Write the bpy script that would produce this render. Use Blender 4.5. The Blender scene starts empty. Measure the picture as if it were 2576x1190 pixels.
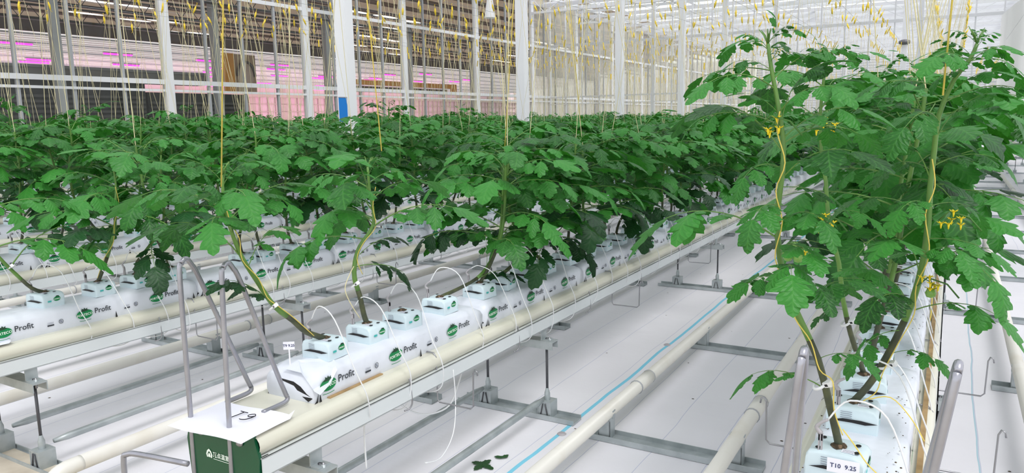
import bpy, math, random
import numpy as np
from mathutils import Vector, Matrix
random.seed(7)
R = random.Random(11)
sc = bpy.context.scene
COL = sc.collection
PI = math.pi
H = 1.43                                   # camera height above the floor

# ------------------------------------------------------------------ camera
FPX = 1867.68
YAW, PIT, ROL = [math.radians(a) for a in (30.5889, 8.8007, -1.0495)]
cy, sy, cp, sp, cr, sr = math.cos(YAW), math.sin(YAW), math.cos(PIT), math.sin(PIT), math.cos(ROL), math.sin(ROL)
FW = Vector((cp * cy, cp * sy, -sp)); RT = Vector((sy, -cy, 0)); UP = RT.cross(FW)
RT, UP = cr * RT + sr * UP, -sr * RT + cr * UP
CAM = Vector((0, 0, H))
cd = bpy.data.cameras.new('camera'); co = bpy.data.objects.new('camera', cd); COL.objects.link(co)
co.matrix_world = Matrix(((RT.x, UP.x, -FW.x, 0), (RT.y, UP.y, -FW.y, 0), (RT.z, UP.z, -FW.z, H), (0, 0, 0, 1)))
cd.sensor_fit = 'HORIZONTAL'; cd.sensor_width = 36; cd.lens = FPX / 2576 * 36; cd.clip_start = .05; cd.clip_end = 400
sc.camera = co

def ray(px, py): return FW + RT * ((px - 1288) / FPX) - UP * ((py - 595) / FPX)
def atY(px, py, Y): d = ray(px, py); return CAM + d * (Y / d.y)
def atX(px, py, X): d = ray(px, py); return CAM + d * (X / d.x)
def proj(p):
    v = Vector(p) - CAM; w = v.dot(FW)
    if w < .05: return (-9999, -9999, w)
    return (1288 + FPX * v.dot(RT) / w, 595 - FPX * v.dot(UP) / w, w)

# ------------------------------------------------------------------ world, exposure
wd = bpy.data.worlds.new('sky'); sc.world = wd; wd.use_nodes = True
nt = wd.node_tree; nt.nodes.clear()
bg = nt.nodes.new('ShaderNodeBackground'); wo = nt.nodes.new('ShaderNodeOutputWorld')
bg.inputs[0].default_value = (0.93, 0.96, 1.0, 1); bg.inputs[1].default_value = 1.32
nt.links.new(bg.outputs[0], wo.inputs[0])
sd = bpy.data.lights.new('sun', 'SUN'); sd.energy = 2.0; sd.angle = math.radians(26); sd.color = (1, .98, .95)
so = bpy.data.objects.new('sun', sd); COL.objects.link(so); so.rotation_euler = (math.radians(28), math.radians(-18), 0)
def area(name, loc, size, sizey, energy, color, rot):
    l = bpy.data.lights.new(name, 'AREA'); l.shape = 'RECTANGLE'; l.size = size; l.size_y = sizey; l.energy = energy; l.color = color
    o = bpy.data.objects.new(name, l); COL.objects.link(o); o.location = loc; o.rotation_euler = rot
area('grow_light_row', (28, 30.0, 2.4), 40, 2, 650, (1, .56, .74), (PI / 2, 0, 0))
sc.view_settings.view_transform = 'Standard'; sc.view_settings.look = 'None'
sc.view_settings.gamma = 1; sc.view_settings.use_curve_mapping = False; sc.view_settings.exposure = 0.17

# ------------------------------------------------------------------ materials
MT = {}
def mat(name, col, rough=.5, metal=0.0, noise=None, emit=None, trans=None, bump=None, spec=None):
    m = bpy.data.materials.new(name); m.use_nodes = True; MT[name] = m
    n = m.node_tree.nodes; l = m.node_tree.links; b = n['Principled BSDF']; out = n['Material Output']
    b.inputs['Base Color'].default_value = (*col, 1); b.inputs['Roughness'].default_value = rough; b.inputs['Metallic'].default_value = metal
    if spec is not None: b.inputs['Specular IOR Level'].default_value = spec
    if noise:
        sc_, col2, lo, hi = noise
        t = n.new('ShaderNodeTexCoord'); x = n.new('ShaderNodeTexNoise'); x.inputs['Scale'].default_value = sc_; x.inputs['Detail'].default_value = 4
        r = n.new('ShaderNodeValToRGB'); r.color_ramp.elements[0].position = lo; r.color_ramp.elements[1].position = hi
        r.color_ramp.elements[0].color = (*col, 1); r.color_ramp.elements[1].color = (*col2, 1)
        l.new(t.outputs['Object'], x.inputs['Vector']); l.new(x.outputs['Fac'], r.inputs[0]); l.new(r.outputs[0], b.inputs['Base Color'])
    if bump:
        t = n.new('ShaderNodeTexCoord'); x = n.new('ShaderNodeTexNoise'); x.inputs['Scale'].default_value = bump[0]
        bu = n.new('ShaderNodeBump'); bu.inputs['Strength'].default_value = bump[1]; bu.inputs['Distance'].default_value = bump[2]
        l.new(t.outputs['Object'], x.inputs['Vector']); l.new(x.outputs['Fac'], bu.inputs['Height']); l.new(bu.outputs[0], b.inputs['Normal'])
    if emit:
        b.inputs['Emission Color'].default_value = (*emit[0], 1); b.inputs['Emission Strength'].default_value = emit[1]
    if trans:
        tr = n.new('ShaderNodeBsdfTranslucent'); tr.inputs[0].default_value = (*trans[0], 1); mx = n.new('ShaderNodeMixShader'); mx.inputs[0].default_value = trans[1]
        l.new(b.outputs[0], mx.inputs[1]); l.new(tr.outputs[0], mx.inputs[2]); l.new(mx.outputs[0], out.inputs[0])
    return m
def glassmat(name, tint, gloss, diff=None):
    m = bpy.data.materials.new(name); m.use_nodes = True; MT[name] = m
    n = m.node_tree.nodes; l = m.node_tree.links; n.remove(n['Principled BSDF']); out = n['Material Output']
    t = n.new('ShaderNodeBsdfTransparent'); t.inputs[0].default_value = (*tint, 1)
    g = n.new('ShaderNodeBsdfGlossy'); g.inputs['Roughness'].default_value = .05
    mx = n.new('ShaderNodeMixShader'); mx.inputs[0].default_value = gloss
    l.new(t.outputs[0], mx.inputs[1]); l.new(g.outputs[0], mx.inputs[2]); last = mx
    if diff:
        d = n.new('ShaderNodeBsdfDiffuse'); d.inputs[0].default_value = (*diff[0], 1); m2 = n.new('ShaderNodeMixShader'); m2.inputs[0].default_value = diff[1]
        l.new(mx.outputs[0], m2.inputs[1]); l.new(d.outputs[0], m2.inputs[2]); last = m2
    l.new(last.outputs[0], out.inputs[0]); return m

mat('white_paint', (.80, .80, .82), .4)
mat('grey_paint', (.42, .43, .45), .4)
mat('cream_gutter', (.70, .685, .58), .30, noise=(3, (.66, .64, .52), .45, .75))
mat('cream_pipe', (.76, .74, .68), .38, noise=(6, (.68, .64, .55), .5, .8))
mat('rail_white', (.72, .76, .77), .3, .15)
mat('galvanised', (.46, .50, .51), .42, .45, noise=(14, (.34, .38, .39), .4, .7))
mat('dark_rod', (.10, .10, .11), .4, .6)
mat('wire', (.34, .34, .36), .35, .8)
mat('hoop_tube', (.42, .42, .46), .3, .7, noise=(9, (.30, .30, .34), .4, .7))
mat('slab_plastic', (.73, .76, .83), .35, bump=(14, .5, .012), spec=.45)
mat('cube_plastic', (.64, .76, .81), .35, bump=(26, .5, .006), spec=.45)
mat('black_gap', (.006, .006, .008), .6)
mat('logo_green', (.0, .22, .06), .5); mat('logo_dark', (.01, .05, .02), .5); mat('logo_teal', (.05, .45, .42), .5)
mat('print_dark', (.03, .035, .045), .6); mat('print_white', (.85, .95, .85), .5); mat('print_grey', (.25, .27, .33), .6)
mat('plate_green', (.002, .075, .028), .3, bump=(200, .1, .001))
mat('paper', (.86, .86, .93), .8); mat('ink', (.015, .012, .02), .7); mat('ink_blue', (.02, .03, .12), .7)
mat('peg_grey', (.42, .40, .42), .4); mat('tube_white', (.82, .83, .85), .3)
mat('twine', (.80, .62, .13), .7); mat('twine_pale', (.78, .70, .42), .7); mat('bobbin_yellow', (.95, .68, .05), .6)
mat('wood', (.45, .30, .14), .6, noise=(20, (.30, .19, .08), .4, .7))
mat('soil', (.05, .035, .02), .95, noise=(90, (.22, .15, .09), .5, .65))
mat('sepal_green', (.06, .18, .03), .5); mat('petal', (.95, .74, .02), .5); mat('fruit_green', (.18, .36, .07), .25)
mat('blue_card', (.0, .19, .62), .5)
mat('cone_white', (.78, .78, .78), .5, trans=((.8, .8, .8), .3))
mat('screen_brown', (.30, .23, .18), .8, trans=((.30, .22, .16), .45))
mat('roof_slat', (.78, .76, .75), .7, trans=((.86, .83, .82), .5))
mat('black_panel', (.012, .012, .014), .5); mat('dark_slat', (.05, .05, .05), .5); mat('grey_strip', (.13, .125, .125), .6)
mat('pink_lit_wall', (.88, .72, .76), .8, noise=(.7, (.86, .64, .70), .4, .7)); mat('pink_lamp', (.9, .1, .6), .4, emit=((1, .025, .5), 2.6))  # far wall is white; the lamps' pink light is put into its colour
mat('orange_panel', (.80, .40, .08), .5); mat('brown_panel', (.50, .40, .30), .7); mat('fan_grey', (.16, .16, .17), .4)
mat('tan_frame', (.62, .53, .47), .6)
mat('concrete', (.60, .54, .44), .9, noise=(5, (.42, .36, .28), .5, .8)); mat('curtain', (.78, .77, .74), .8, trans=((.8, .8, .78), .35))
mat('shade_white', (.84, .84, .86), .7, trans=((.9, .9, .92), .4))
glassmat('glass', (.94, .95, .93), .02); glassmat('glass_hazy', (.95, .94, .90), .04, ((.88, .85, .78), .30)); glassmat('roof_glass', (.97, .97, .98), .03)

def leafmat(name, c1, c2, tr, trf):
    m = bpy.data.materials.new(name); m.use_nodes = True; MT[name] = m
    n = m.node_tree.nodes; l = m.node_tree.links; b = n['Principled BSDF']; out = n['Material Output']
    geo = n.new('ShaderNodeNewGeometry'); no = n.new('ShaderNodeTexNoise'); no.inputs['Scale'].default_value = 5.0; no.inputs['Detail'].default_value = 3
    oi = n.new('ShaderNodeObjectInfo'); ad = n.new('ShaderNodeMath'); ad.operation = 'MULTIPLY_ADD'; ad.inputs[1].default_value = .85
    rp = n.new('ShaderNodeValToRGB'); rp.color_ramp.elements[0].color = (*c1, 1); rp.color_ramp.elements[1].color = (*c2, 1)  # wide dark-to-bright ramp, picked per leaf, puts canopy shadow contrast into the colour
    rp.color_ramp.elements[0].position = .38; rp.color_ramp.elements[1].position = 1.25 if False else 1.0
    l.new(geo.outputs['Position'], no.inputs['Vector']); l.new(oi.outputs['Random'], ad.inputs[0]); l.new(no.outputs['Fac'], ad.inputs[2]); l.new(ad.outputs[0], rp.inputs[0])
    # veins from the leaf's own UV: u along the midrib, v across
    uv = n.new('ShaderNodeUVMap'); sx = n.new('ShaderNodeSeparateXYZ'); l.new(uv.outputs[0], sx.inputs[0])
    ab = n.new('ShaderNodeMath'); ab.operation = 'ABSOLUTE'; l.new(sx.outputs['Y'], ab.inputs[0])
    mu = n.new('ShaderNodeMath'); mu.operation = 'MULTIPLY_ADD'; mu.inputs[1].default_value = -.45; l.new(ab.outputs[0], mu.inputs[0]); l.new(sx.outputs['X'], mu.inputs[2])
    fr = n.new('ShaderNodeMath'); fr.operation = 'MULTIPLY'; fr.inputs[1].default_value = 6.0; l.new(mu.outputs[0], fr.inputs[0])
    f2 = n.new('ShaderNodeMath'); f2.operation = 'PINGPONG'; f2.inputs[1].default_value = .5; l.new(fr.outputs[0], f2.inputs[0])
    mn = n.new('ShaderNodeMath'); mn.operation = 'MINIMUM'; l.new(f2.outputs[0], mn.inputs[0])
    m5 = n.new('ShaderNodeMath'); m5.operation = 'MULTIPLY'; m5.inputs[1].default_value = 2.2; l.new(ab.outputs[0], m5.inputs[0]); l.new(m5.outputs[0], mn.inputs[1])
    vr = n.new('ShaderNodeMapRange'); vr.inputs['From Min'].default_value = 0; vr.inputs['From Max'].default_value = .16; vr.inputs['To Min'].default_value = 1; vr.inputs['To Max'].default_value = 0
    l.new(mn.outputs[0], vr.inputs['Value'])
    mc = n.new('ShaderNodeMixRGB'); mc.inputs[2].default_value = (c2[0] * 2.0 + .02, c2[1] * 1.35 + .02, c2[2] * 1.6 + .01, 1)
    vf = n.new('ShaderNodeMath'); vf.operation = 'MULTIPLY'; vf.inputs[1].default_value = .42; l.new(vr.outputs[0], vf.inputs[0]); l.new(vf.outputs[0], mc.inputs[0]); l.new(rp.outputs[0], mc.inputs[1])
    l.new(mc.outputs[0], b.inputs['Base Color'])
    bu = n.new('ShaderNodeBump'); bu.inputs['Strength'].default_value = .6; bu.inputs['Distance'].default_value = .004
    l.new(f2.outputs[0], bu.inputs['Height']); l.new(bu.outputs[0], b.inputs['Normal'])
    b.inputs['Roughness'].default_value = .46; b.inputs['Specular IOR Level'].default_value = .4
    t = n.new('ShaderNodeBsdfTranslucent'); t.inputs[0].default_value = (*tr, 1); mx = n.new('ShaderNodeMixShader'); mx.inputs[0].default_value = trf
    l.new(b.outputs[0], mx.inputs[1]); l.new(t.outputs[0], mx.inputs[2]); l.new(mx.outputs[0], out.inputs[0])
leafmat('leaf', (.003, .030, .007), (.034, .215, .026), (.05, .30, .015), .20)
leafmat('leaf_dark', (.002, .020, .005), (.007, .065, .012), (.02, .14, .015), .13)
mat('stem', (.13, .27, .05), .45, noise=(8, (.07, .16, .04), .45, .7)); mat('stem_dark', (.05, .06, .035), .55, noise=(30, (.09, .10, .04), .4, .7))

# floor: woven white ground sheet with faint marker threads and one printed cyan line
m = mat('ground_sheet', (.80, .79, .83), .62); n = m.node_tree.nodes; l = m.node_tree.links; b = n['Principled BSDF']
tc = n.new('ShaderNodeTexCoord'); mp = n.new('ShaderNodeSeparateXYZ'); l.new(tc.outputs['Object'], mp.inputs[0])
nz = n.new('ShaderNodeTexNoise'); nz.inputs['Scale'].default_value = 1.1; nz.inputs['Detail'].default_value = 3; l.new(tc.outputs['Object'], nz.inputs['Vector'])
yo = n.new('ShaderNodeMath'); yo.operation = 'MULTIPLY_ADD'; yo.inputs[1].default_value = .05; l.new(nz.outputs['Fac'], yo.inputs[0]); l.new(mp.outputs['Y'], yo.inputs[2])
def line_fac(period, offset, width):
    a = n.new('ShaderNodeMath'); a.operation = 'SUBTRACT'; a.inputs[1].default_value = offset; l.new(yo.outputs[0], a.inputs[0])
    p = n.new('ShaderNodeMath'); p.operation = 'PINGPONG'; p.inputs[1].default_value = period / 2; l.new(a.outputs[0], p.inputs[0])
    c = n.new('ShaderNodeMath'); c.operation = 'LESS_THAN'; c.inputs[1].default_value = width; l.new(p.outputs[0], c.inputs[0]); return c
f1 = line_fac(.245, .09, .0016); f2 = line_fac(60, 1.505, .010); f3 = line_fac(60, -.15, .0028)
n2 = n.new('ShaderNodeTexNoise'); n2.inputs['Scale'].default_value = .7; n2.inputs['Detail'].default_value = 6; l.new(tc.outputs['Object'], n2.inputs['Vector'])
r2 = n.new('ShaderNodeValToRGB'); r2.color_ramp.elements[0].color = (.74, .73, .77, 1); r2.color_ramp.elements[1].color = (.83, .82, .86, 1); r2.color_ramp.elements[0].position = .3; r2.color_ramp.elements[1].position = .65; l.new(n2.outputs['Fac'], r2.inputs[0])
prev = r2.outputs[0]
for f, c in ((f1, (.52, .54, .66, 1)), (f3, (.40, .58, .66, 1)), (f2, (.22, .62, .80, 1))):
    x = n.new('ShaderNodeMixRGB'); x.inputs[2].default_value = c; l.new(f.outputs[0], x.inputs[0]); l.new(prev, x.inputs[1]); prev = x.outputs[0]
l.new(prev, b.inputs['Base Color'])
n3 = n.new('ShaderNodeTexNoise'); n3.inputs['Scale'].default_value = 2.2; n3.inputs['Detail'].default_value = 5; l.new(tc.outputs['Object'], n3.inputs['Vector'])
bu = n.new('ShaderNodeBump'); bu.inputs['Strength'].default_value = .5; bu.inputs['Distance'].default_value = .03; l.new(n3.outputs['Fac'], bu.inputs['Height']); l.new(bu.outputs[0], b.inputs['Normal'])

# ------------------------------------------------------------------ mesh helpers
class MB:
    def __init__(s): s.v = []; s.f = []; s.m = []; s.mi = []; s.sm = []; s.uv = None
    def _m(s, m):
        if m not in s.m: s.m.append(m)
        return s.m.index(m)
    def add(s, vs, fs, m, smooth=False):
        o = len(s.v); k = s._m(m); s.v += [tuple(v) for v in vs]
        for f in fs: s.f.append(tuple(i + o for i in f)); s.mi.append(k); s.sm.append(smooth)
    def box(s, x0, x1, y0, y1, z0, z1, m):
        s.add([(x, y, z) for x in (x0, x1) for y in (y0, y1) for z in (z0, z1)],
              [(0, 1, 3, 2), (4, 6, 7, 5), (0, 4, 5, 1), (2, 3, 7, 6), (0, 2, 6, 4), (1, 5, 7, 3)], m)
    def quad(s, a, b_, c, d, m): s.add([a, b_, c, d], [(0, 1, 2, 3)], m)
    def tube(s, pts, r, m, n=8, cap=True):
        pts = [Vector(p) for p in pts]; k = len(pts); rs = r if isinstance(r, (list, tuple)) else [r] * k
        vs = []; ref = None
        for i, p in enumerate(pts):
            t = (pts[min(i + 1, k - 1)] - pts[max(i - 1, 0)]).normalized()
            if ref is None: ref = t.orthogonal().normalized()
            ref = (ref - t * ref.dot(t))
            ref = ref.normalized() if ref.length > 1e-6 else t.orthogonal().normalized()
            q = t.cross(ref)
            for j in range(n):
                a = 2 * PI * j / n; vs.append(p + (ref * math.cos(a) + q * math.sin(a)) * rs[i])
        fs = [(i * n + j, i * n + (j + 1) % n, (i + 1) * n + (j + 1) % n, (i + 1) * n + j) for i in range(k - 1) for j in range(n)]
        if cap: fs += [tuple(range(n))[::-1], tuple((k - 1) * n + j for j in range(n))]
        s.add(vs, fs, m, True)
    def lathe(s, prof, m, n=16, o=(0, 0, 0)):
        vs = []; k = len(prof)
        for r_, z in prof:
            for j in range(n): a = 2 * PI * j / n; vs.append((o[0] + r_ * math.cos(a), o[1] + r_ * math.sin(a), o[2] + z))
        fs = [(i * n + j, i * n + (j + 1) % n, (i + 1) * n + (j + 1) % n, (i + 1) * n + j) for i in range(k - 1) for j in range(n)]
        s.add(vs, fs, m, True)
    def prism(s, prof, x0, x1, m, smooth=False, caps=True):      # profile in (y,z), extruded along X
        k = len(prof); vs = [(x0, y, z) for y, z in prof] + [(x1, y, z) for y, z in prof]
        fs = [(i, (i + 1) % k, k + (i + 1) % k, k + i) for i in range(k)]
        s.add(vs, fs, m, smooth)
        if caps: s.add([(x0, y, z) for y, z in prof], [tuple(range(k))[::-1]], m); s.add([(x1, y, z) for y, z in prof], [tuple(range(k))], m)
    def mesh(s, name):
        me = bpy.data.meshes.new(name); me.from_pydata(s.v, [], s.f)
        for k in s.m: me.materials.append(MT[k])
        me.polygons.foreach_set('material_index', s.mi); me.polygons.foreach_set('use_smooth', s.sm); me.update(); return me
    def build(s, name, parent=None, loc=None): return obj(name, s.mesh(name), parent, loc)
def obj(name, data, parent=None, loc=None, mw=None):
    o = bpy.data.objects.new(name, data); COL.objects.link(o)
    if parent: o.parent = parent
    if loc is not None: o.location = loc
    if mw is not None: o.matrix_basis = mw
    return o
def tag(o, label=None, cat=None, group=None, kind=None):
    if label: o['label'] = label
    if cat: o['category'] = cat
    if group: o['group'] = group
    if kind: o['kind'] = kind
    return o
def thing(name, label, cat, loc=(0, 0, 0), group=None, data=None): return tag(obj(name, data, None, loc), label, cat, group)
def struct(name, data=None): o = obj(name, data); o['kind'] = 'structure'; return o
def smooth_path(pts, n=4):
    pts = [Vector(p) for p in pts]; out = []
    for i in range(len(pts) - 1):
        p0, p1, p2, p3 = pts[max(i - 1, 0)], pts[i], pts[i + 1], pts[min(i + 2, len(pts) - 1)]
        for k in range(n):
            t = k / n; out.append(.5 * ((2 * p1) + (p2 - p0) * t + (2 * p0 - 5 * p1 + 4 * p2 - p3) * t * t + (3 * p1 - p0 - 3 * p2 + p3) * t ** 3))
    out.append(pts[-1]); return out
_txt = {}
def text_geo(s, size, bold=0.0):
    if (s, size, bold) in _txt: return _txt[(s, size, bold)]
    c = bpy.data.curves.new('t', 'FONT'); c.body = s; c.size = size; c.align_x = 'CENTER'; c.align_y = 'CENTER'; c.resolution_u = 2; c.offset = bold
    o = bpy.data.objects.new('t', c); COL.objects.link(o); dg = bpy.context.evaluated_depsgraph_get()
    me = o.evaluated_get(dg).to_mesh(); g = ([tuple(v.co) for v in me.vertices], [tuple(p.vertices) for p in me.polygons])
    o.evaluated_get(dg).to_mesh_clear(); bpy.data.objects.remove(o); bpy.data.curves.remove(c); _txt[(s, size, bold)] = g; return g
def put_text(mb, s, size, f, m, bold=0.0):                        # f maps (u, v) to a point
    vs, fs = text_geo(s, size, bold); mb.add([f(v[0], v[1]) for v in vs], fs, m)
def ell(f, u0, v0, a, b_, n=20): return [f(u0 + a * math.cos(2 * PI * i / n), v0 + b_ * math.sin(2 * PI * i / n)) for i in range(n)]

# ------------------------------------------------------------------ the setting
XE, YW = 28.0, 14.6                                               # end glass wall, left glass wall
mb = MB(); mb.box(1.58, 95, -25, 60, -.05, 0, 'ground_sheet'); struct('floor', mb.mesh('floor'))
mb = MB(); mb.box(-8, 1.58, -25, 60, -.07, .012, 'concrete'); struct('floor_path', mb.mesh('floor_path'))

wl = struct('wall_left'); wl.location = (0, YW, 0)
pane_me = {}
def pane(parent, x0, x1, z0, z1, m='glass', axis='X', at=0):
    k = (round(x1 - x0, 3), round(z1 - z0, 3), m, axis)
    if k not in pane_me:
        mb = MB(); w, h = k[0], k[1]
        if axis == 'X': mb.box(0, w, -.003, .003, 0, h, m)
        else: mb.box(-.003, .003, 0, w, 0, h, m)
        pane_me[k] = mb.mesh('glass_pane')
    obj('glass_pane', pane_me[k], parent, (x0, at, z0) if axis == 'X' else (at, x0, z0))
def bar(parent, name, me_key, make, loc):
    if me_key not in pane_me: mb = MB(); make(mb); pane_me[me_key] = mb.mesh(name)
    return obj(name, pane_me[me_key], parent, loc)
ZT = 6.3
x = 2.2
PX = [10.3 + 4.05 * i for i in range(-2, 22)]
for i, px in enumerate(PX):
    if px < XE + 40: bar(wl, 'post', 'post', lambda mb: (mb.box(-.10, .10, -.06, .06, 0, ZT, 'white_paint'), mb.box(-.10, .10, -.064, -.06, 0, ZT, 'white_paint')), (px, 0, 0))
    for j in (1, 2, 3):
        bar(wl, 'mullion', 'mull', lambda mb: mb.box(-.03, .03, -.03, .03, 0, ZT, 'grey_paint'), (px + j * 1.0125, 0, 0))
    for j in range(4):
        for z0, z1 in ((.02, 2.40), (2.40, 4.38), (4.38, ZT)):
            if px < XE + 36: pane(wl, px + j * 1.0125, px + (j + 1) * 1.0125, z0, z1, 'glass' if px < XE - 3 else 'glass_hazy')
for i in range(len(PX) - 1):
    for z, hh in ((2.40, .05), (2.22, .025), (4.38, .045), (.1, .1)):
        bar(wl, 'rail', 'rail%g' % z, lambda mb: mb.box(0, 4.05, -.05, -.02, -hh, hh, 'white_paint'), (PX[i], 0, z))

wb = struct('wall_back'); wb.location = (XE, 0, 0)
ys = [YW - .75 * i for i in range(0, 42)]
for i, yy in enumerate(ys):
    if i % 6 == 0: bar(wb, 'post', 'bpost', lambda mb: mb.box(-.05, .05, -.07, .07, 0, ZT, 'white_paint'), (0, yy, 0))
    else: bar(wb, 'mullion', 'bmull', lambda mb: mb.box(-.03, .03, -.022, .022, 0, ZT, 'white_paint'), (0, yy, 0))
    for z0, z1 in ((.02, 2.38), (2.38, 4.45), (4.45, ZT)): pane(wb, yy - .75, yy, z0, z1, 'glass', 'Y')
for z, hh in ((2.38, .03), (4.45, .05), (2.1, .015), (5.86, .06)):
    mb = MB(); mb.box(-.06, -.02, ys[-1] - .75, YW, z - hh, z + hh, 'white_paint'); mb.build('rail', wb)

# far back wall of the greenhouse bay behind the end glazing
ww = struct('wall_back_far'); ww.location = (66, 0, 0)
mb = MB(); mb.box(0, .2, -22, YW, 0, 8.5, 'shade_white'); mb.build('panel', ww)
for i in range(40):
    bar(ww, 'slat', 'wslat', lambda mb: mb.box(-.12, 0, -22, YW, -.03, .03, 'white_paint'), (0, 0, .4 + i * .2))
for i in range(12): bar(ww, 'post', 'wpost', lambda mb: mb.box(-.2, -.1, -.08, .08, 0, 8, 'white_paint'), (0, 14 - 3.2 * i, 0))

# roof: trusses across, purlins along, glass panes and folded shade screens
ce = struct('ceiling')
def truss(mb, x, y0, y1, zb, zt, m, step=.8):
    mb.box(x - .05, x + .05, y0, y1, zb - .04, zb + .04, m); mb.box(x - .05, x + .05, y0, y1, zt - .05, zt + .05, m)
    k = 0; yy = y0
    while yy < y1 - .01:
        za, zb2 = (zb, zt) if k % 2 == 0 else (zt, zb)
        mb.tube([(x, yy, za), (x, min(yy + step, y1), zb2)], .018, m, 4, False); yy += step; k += 1
mt_ = MB(); truss(mt_, 0, -22, YW, 5.62, 6.25, 'white_paint', 1.2); me = mt_.mesh('truss')
for i in range(17): obj('truss', me, ce, (-1.9 + 4.05 * i, 0, 0))
mb = MB(); mb.box(-4, 66, -.07, .07, 0, .14, 'white_paint'); me = mb.mesh('purlin')
for yy in (-18, -14, -10, -6, -2, 2, 6, 10, 14.6): obj('purlin', me, ce, (0, yy, 6.3))
mb = MB(); mb.box(-.02, .02, -22, YW, 0, .10, 'shade_white'); me = mb.mesh('screen_slat')
for i in range(120): obj('screen_slat', me, ce, (5 + i * .5, 0, 6.05 + (i % 3) * .08))
mb = MB(); mb.box(0, .9, -22, YW, 0, .015, 'shade_white'); me = mb.mesh('folded_screen')
for i in range(17): obj('folded_screen', me, ce, (-1.7 + 4.05 * i, 0, 5.95))
mb = MB(); mb.box(0, 4.05, -22, YW, 0, .004, 'roof_glass'); me = mb.mesh('glass_pane')
for i in range(-1, 17): obj('glass_pane', me, ce, (-1.9 + 4.05 * i, 0, 6.5))

# corridor and the pink-lit house beyond the left glazing
cb = struct('ceiling_corridor'); mb = MB()
mb.quad((-2, 14.7, 6.7), (58, 14.7, 6.7), (58, 26.4, 5.12), (-2, 26.4, 5.12), 'screen_brown'); mb.build('screen', cb)
mb = MB(); mb.box(0, 60, -.09, .09, -.03, .03, 'screen_brown'); me = mb.mesh('beam'); mb = MB(); mb.box(0, 60, -.03, .03, -.03, .03, 'fan_grey'); me2 = mb.mesh('rail')
for i in range(22): obj('beam' if i % 3 else 'rail', me if i % 3 else me2, cb, (0, 15.0 + i * .5, 5.0 - (i % 2) * .12 + (22 - i) * .065))
mb = MB()
for k in range(3):
    y0 = 17.0 + k * 3.1
    mb.box(4, 56, y0 - .03, y0 + .03, 4.62, 4.68, 'dark_slat'); mb.box(4, 56, y0 - .03, y0 + .03, 5.0, 5.06, 'dark_slat')
    for i in range(86): mb.tube([(4 + i * .6, y0, 4.65), (4.3 + i * .6, y0, 5.03), (4.6 + i * .6, y0, 4.65)], .014, 'dark_slat', 3, False)
tb = mb.build('lattice_truss', cb); tb['kind'] = 'stuff'
mb = MB(); mb.box(-.55, .55, -.12, .12, -.01, .01, 'skylight') if 'skylight' in MT else None
mat('skylight', (1, 1, 1), .5, emit=((1, .98, 1), 1.3))
mb = MB(); mb.add([(.6 * math.cos(a) , .16 * math.sin(a), 0) for a in [2 * PI * i / 12 for i in range(12)]], [tuple(range(12))], 'skylight'); me = mb.mesh('roof_opening')
for i in range(46):
    obj('roof_opening', me, cb, (6.5 + (i * 2.35) % 34 + R.uniform(-.3, .3), (16.2, 18.1, 20.4, 22.6, 24.4)[i % 5] + R.uniform(-.25, .25), 4.86))
cw = struct('ceiling_pink_house'); mb = MB()
mb.quad((0, 26.4, 4.75), (60, 26.4, 4.75), (60, 36, 4.05), (0, 36, 4.05), 'roof_slat'); mb.build('screen', cw)
mb = MB(); mb.box(0, 60, 26.3, 26.42, 4.66, 5.15, 'grey_strip'); mb.build('edge_beam', cw)
mb = MB(); mb.box(0, 60, -.05, .05, -.02, .02, 'roof_slat'); me = mb.mesh('slat'); mb = MB(); mb.box(0, 60, -.03, .03, -.03, .03, 'grey_paint'); me2 = mb.mesh('rail')
for i in range(24): yy = 26.8 + i * .39; obj('slat' if i % 4 else 'rail', me if i % 4 else me2, cw, (0, yy, 4.66 - (yy - 26.4) * .0729))
fw = struct('wall_left_far'); mb = MB(); mb.box(0, 62, 36, 36.2, 0, 4.3, 'pink_lit_wall'); mb.build('panel', fw)
mb = MB(); mb.box(0, 62, 35.8, 36, 3.15, 3.42, 'tan_frame'); mb.build('beam', fw)
mb = MB(); mb.box(-.22, .22, -.1, .0, 0, 4.1, 'tan_frame'); me = mb.mesh('post'); mb = MB(); mb.box(-.03, .03, -.05, 0, 0, 3.2, 'tan_frame'); me2 = mb.mesh('mullion')
for i in range(22):
    obj('post', me, fw, (14 + i * 2.4, 36, 0))
    for j in (.6, 1.2, 1.8): obj('mullion', me2, fw, (14 + i * 2.4 + j, 35.98, 0))
mb = MB(); mb.box(0, 62, 35.9, 36, -.02, .02, 'tan_frame'); me = mb.mesh('rail')
for z in (.9, 1.6, 2.3, 2.75): obj('rail', me, fw, (0, 0, z))
mb = MB(); mb.box(62, 62.2, YW, 36, 0, 6, 'curtain'); struct('wall_right_far', mb.mesh('wall_right_far'))
mb = MB(); mb.box(-.1, 0, YW + .2, 36, 0, 6, 'curtain'); struct('wall_front_far', mb.mesh('wall_front_far'))
mb = MB(); mb.box(-.09, .09, -.09, .09, 0, 5.1, 'grey_paint'); me = mb.mesh('corridor_post')
for i, px in enumerate([9.5, 13.7, 17.9, 22.1, 26.3, 30.5, 35, 39]): o = obj('post', me, cb, (px, 17.3, 0))

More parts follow.
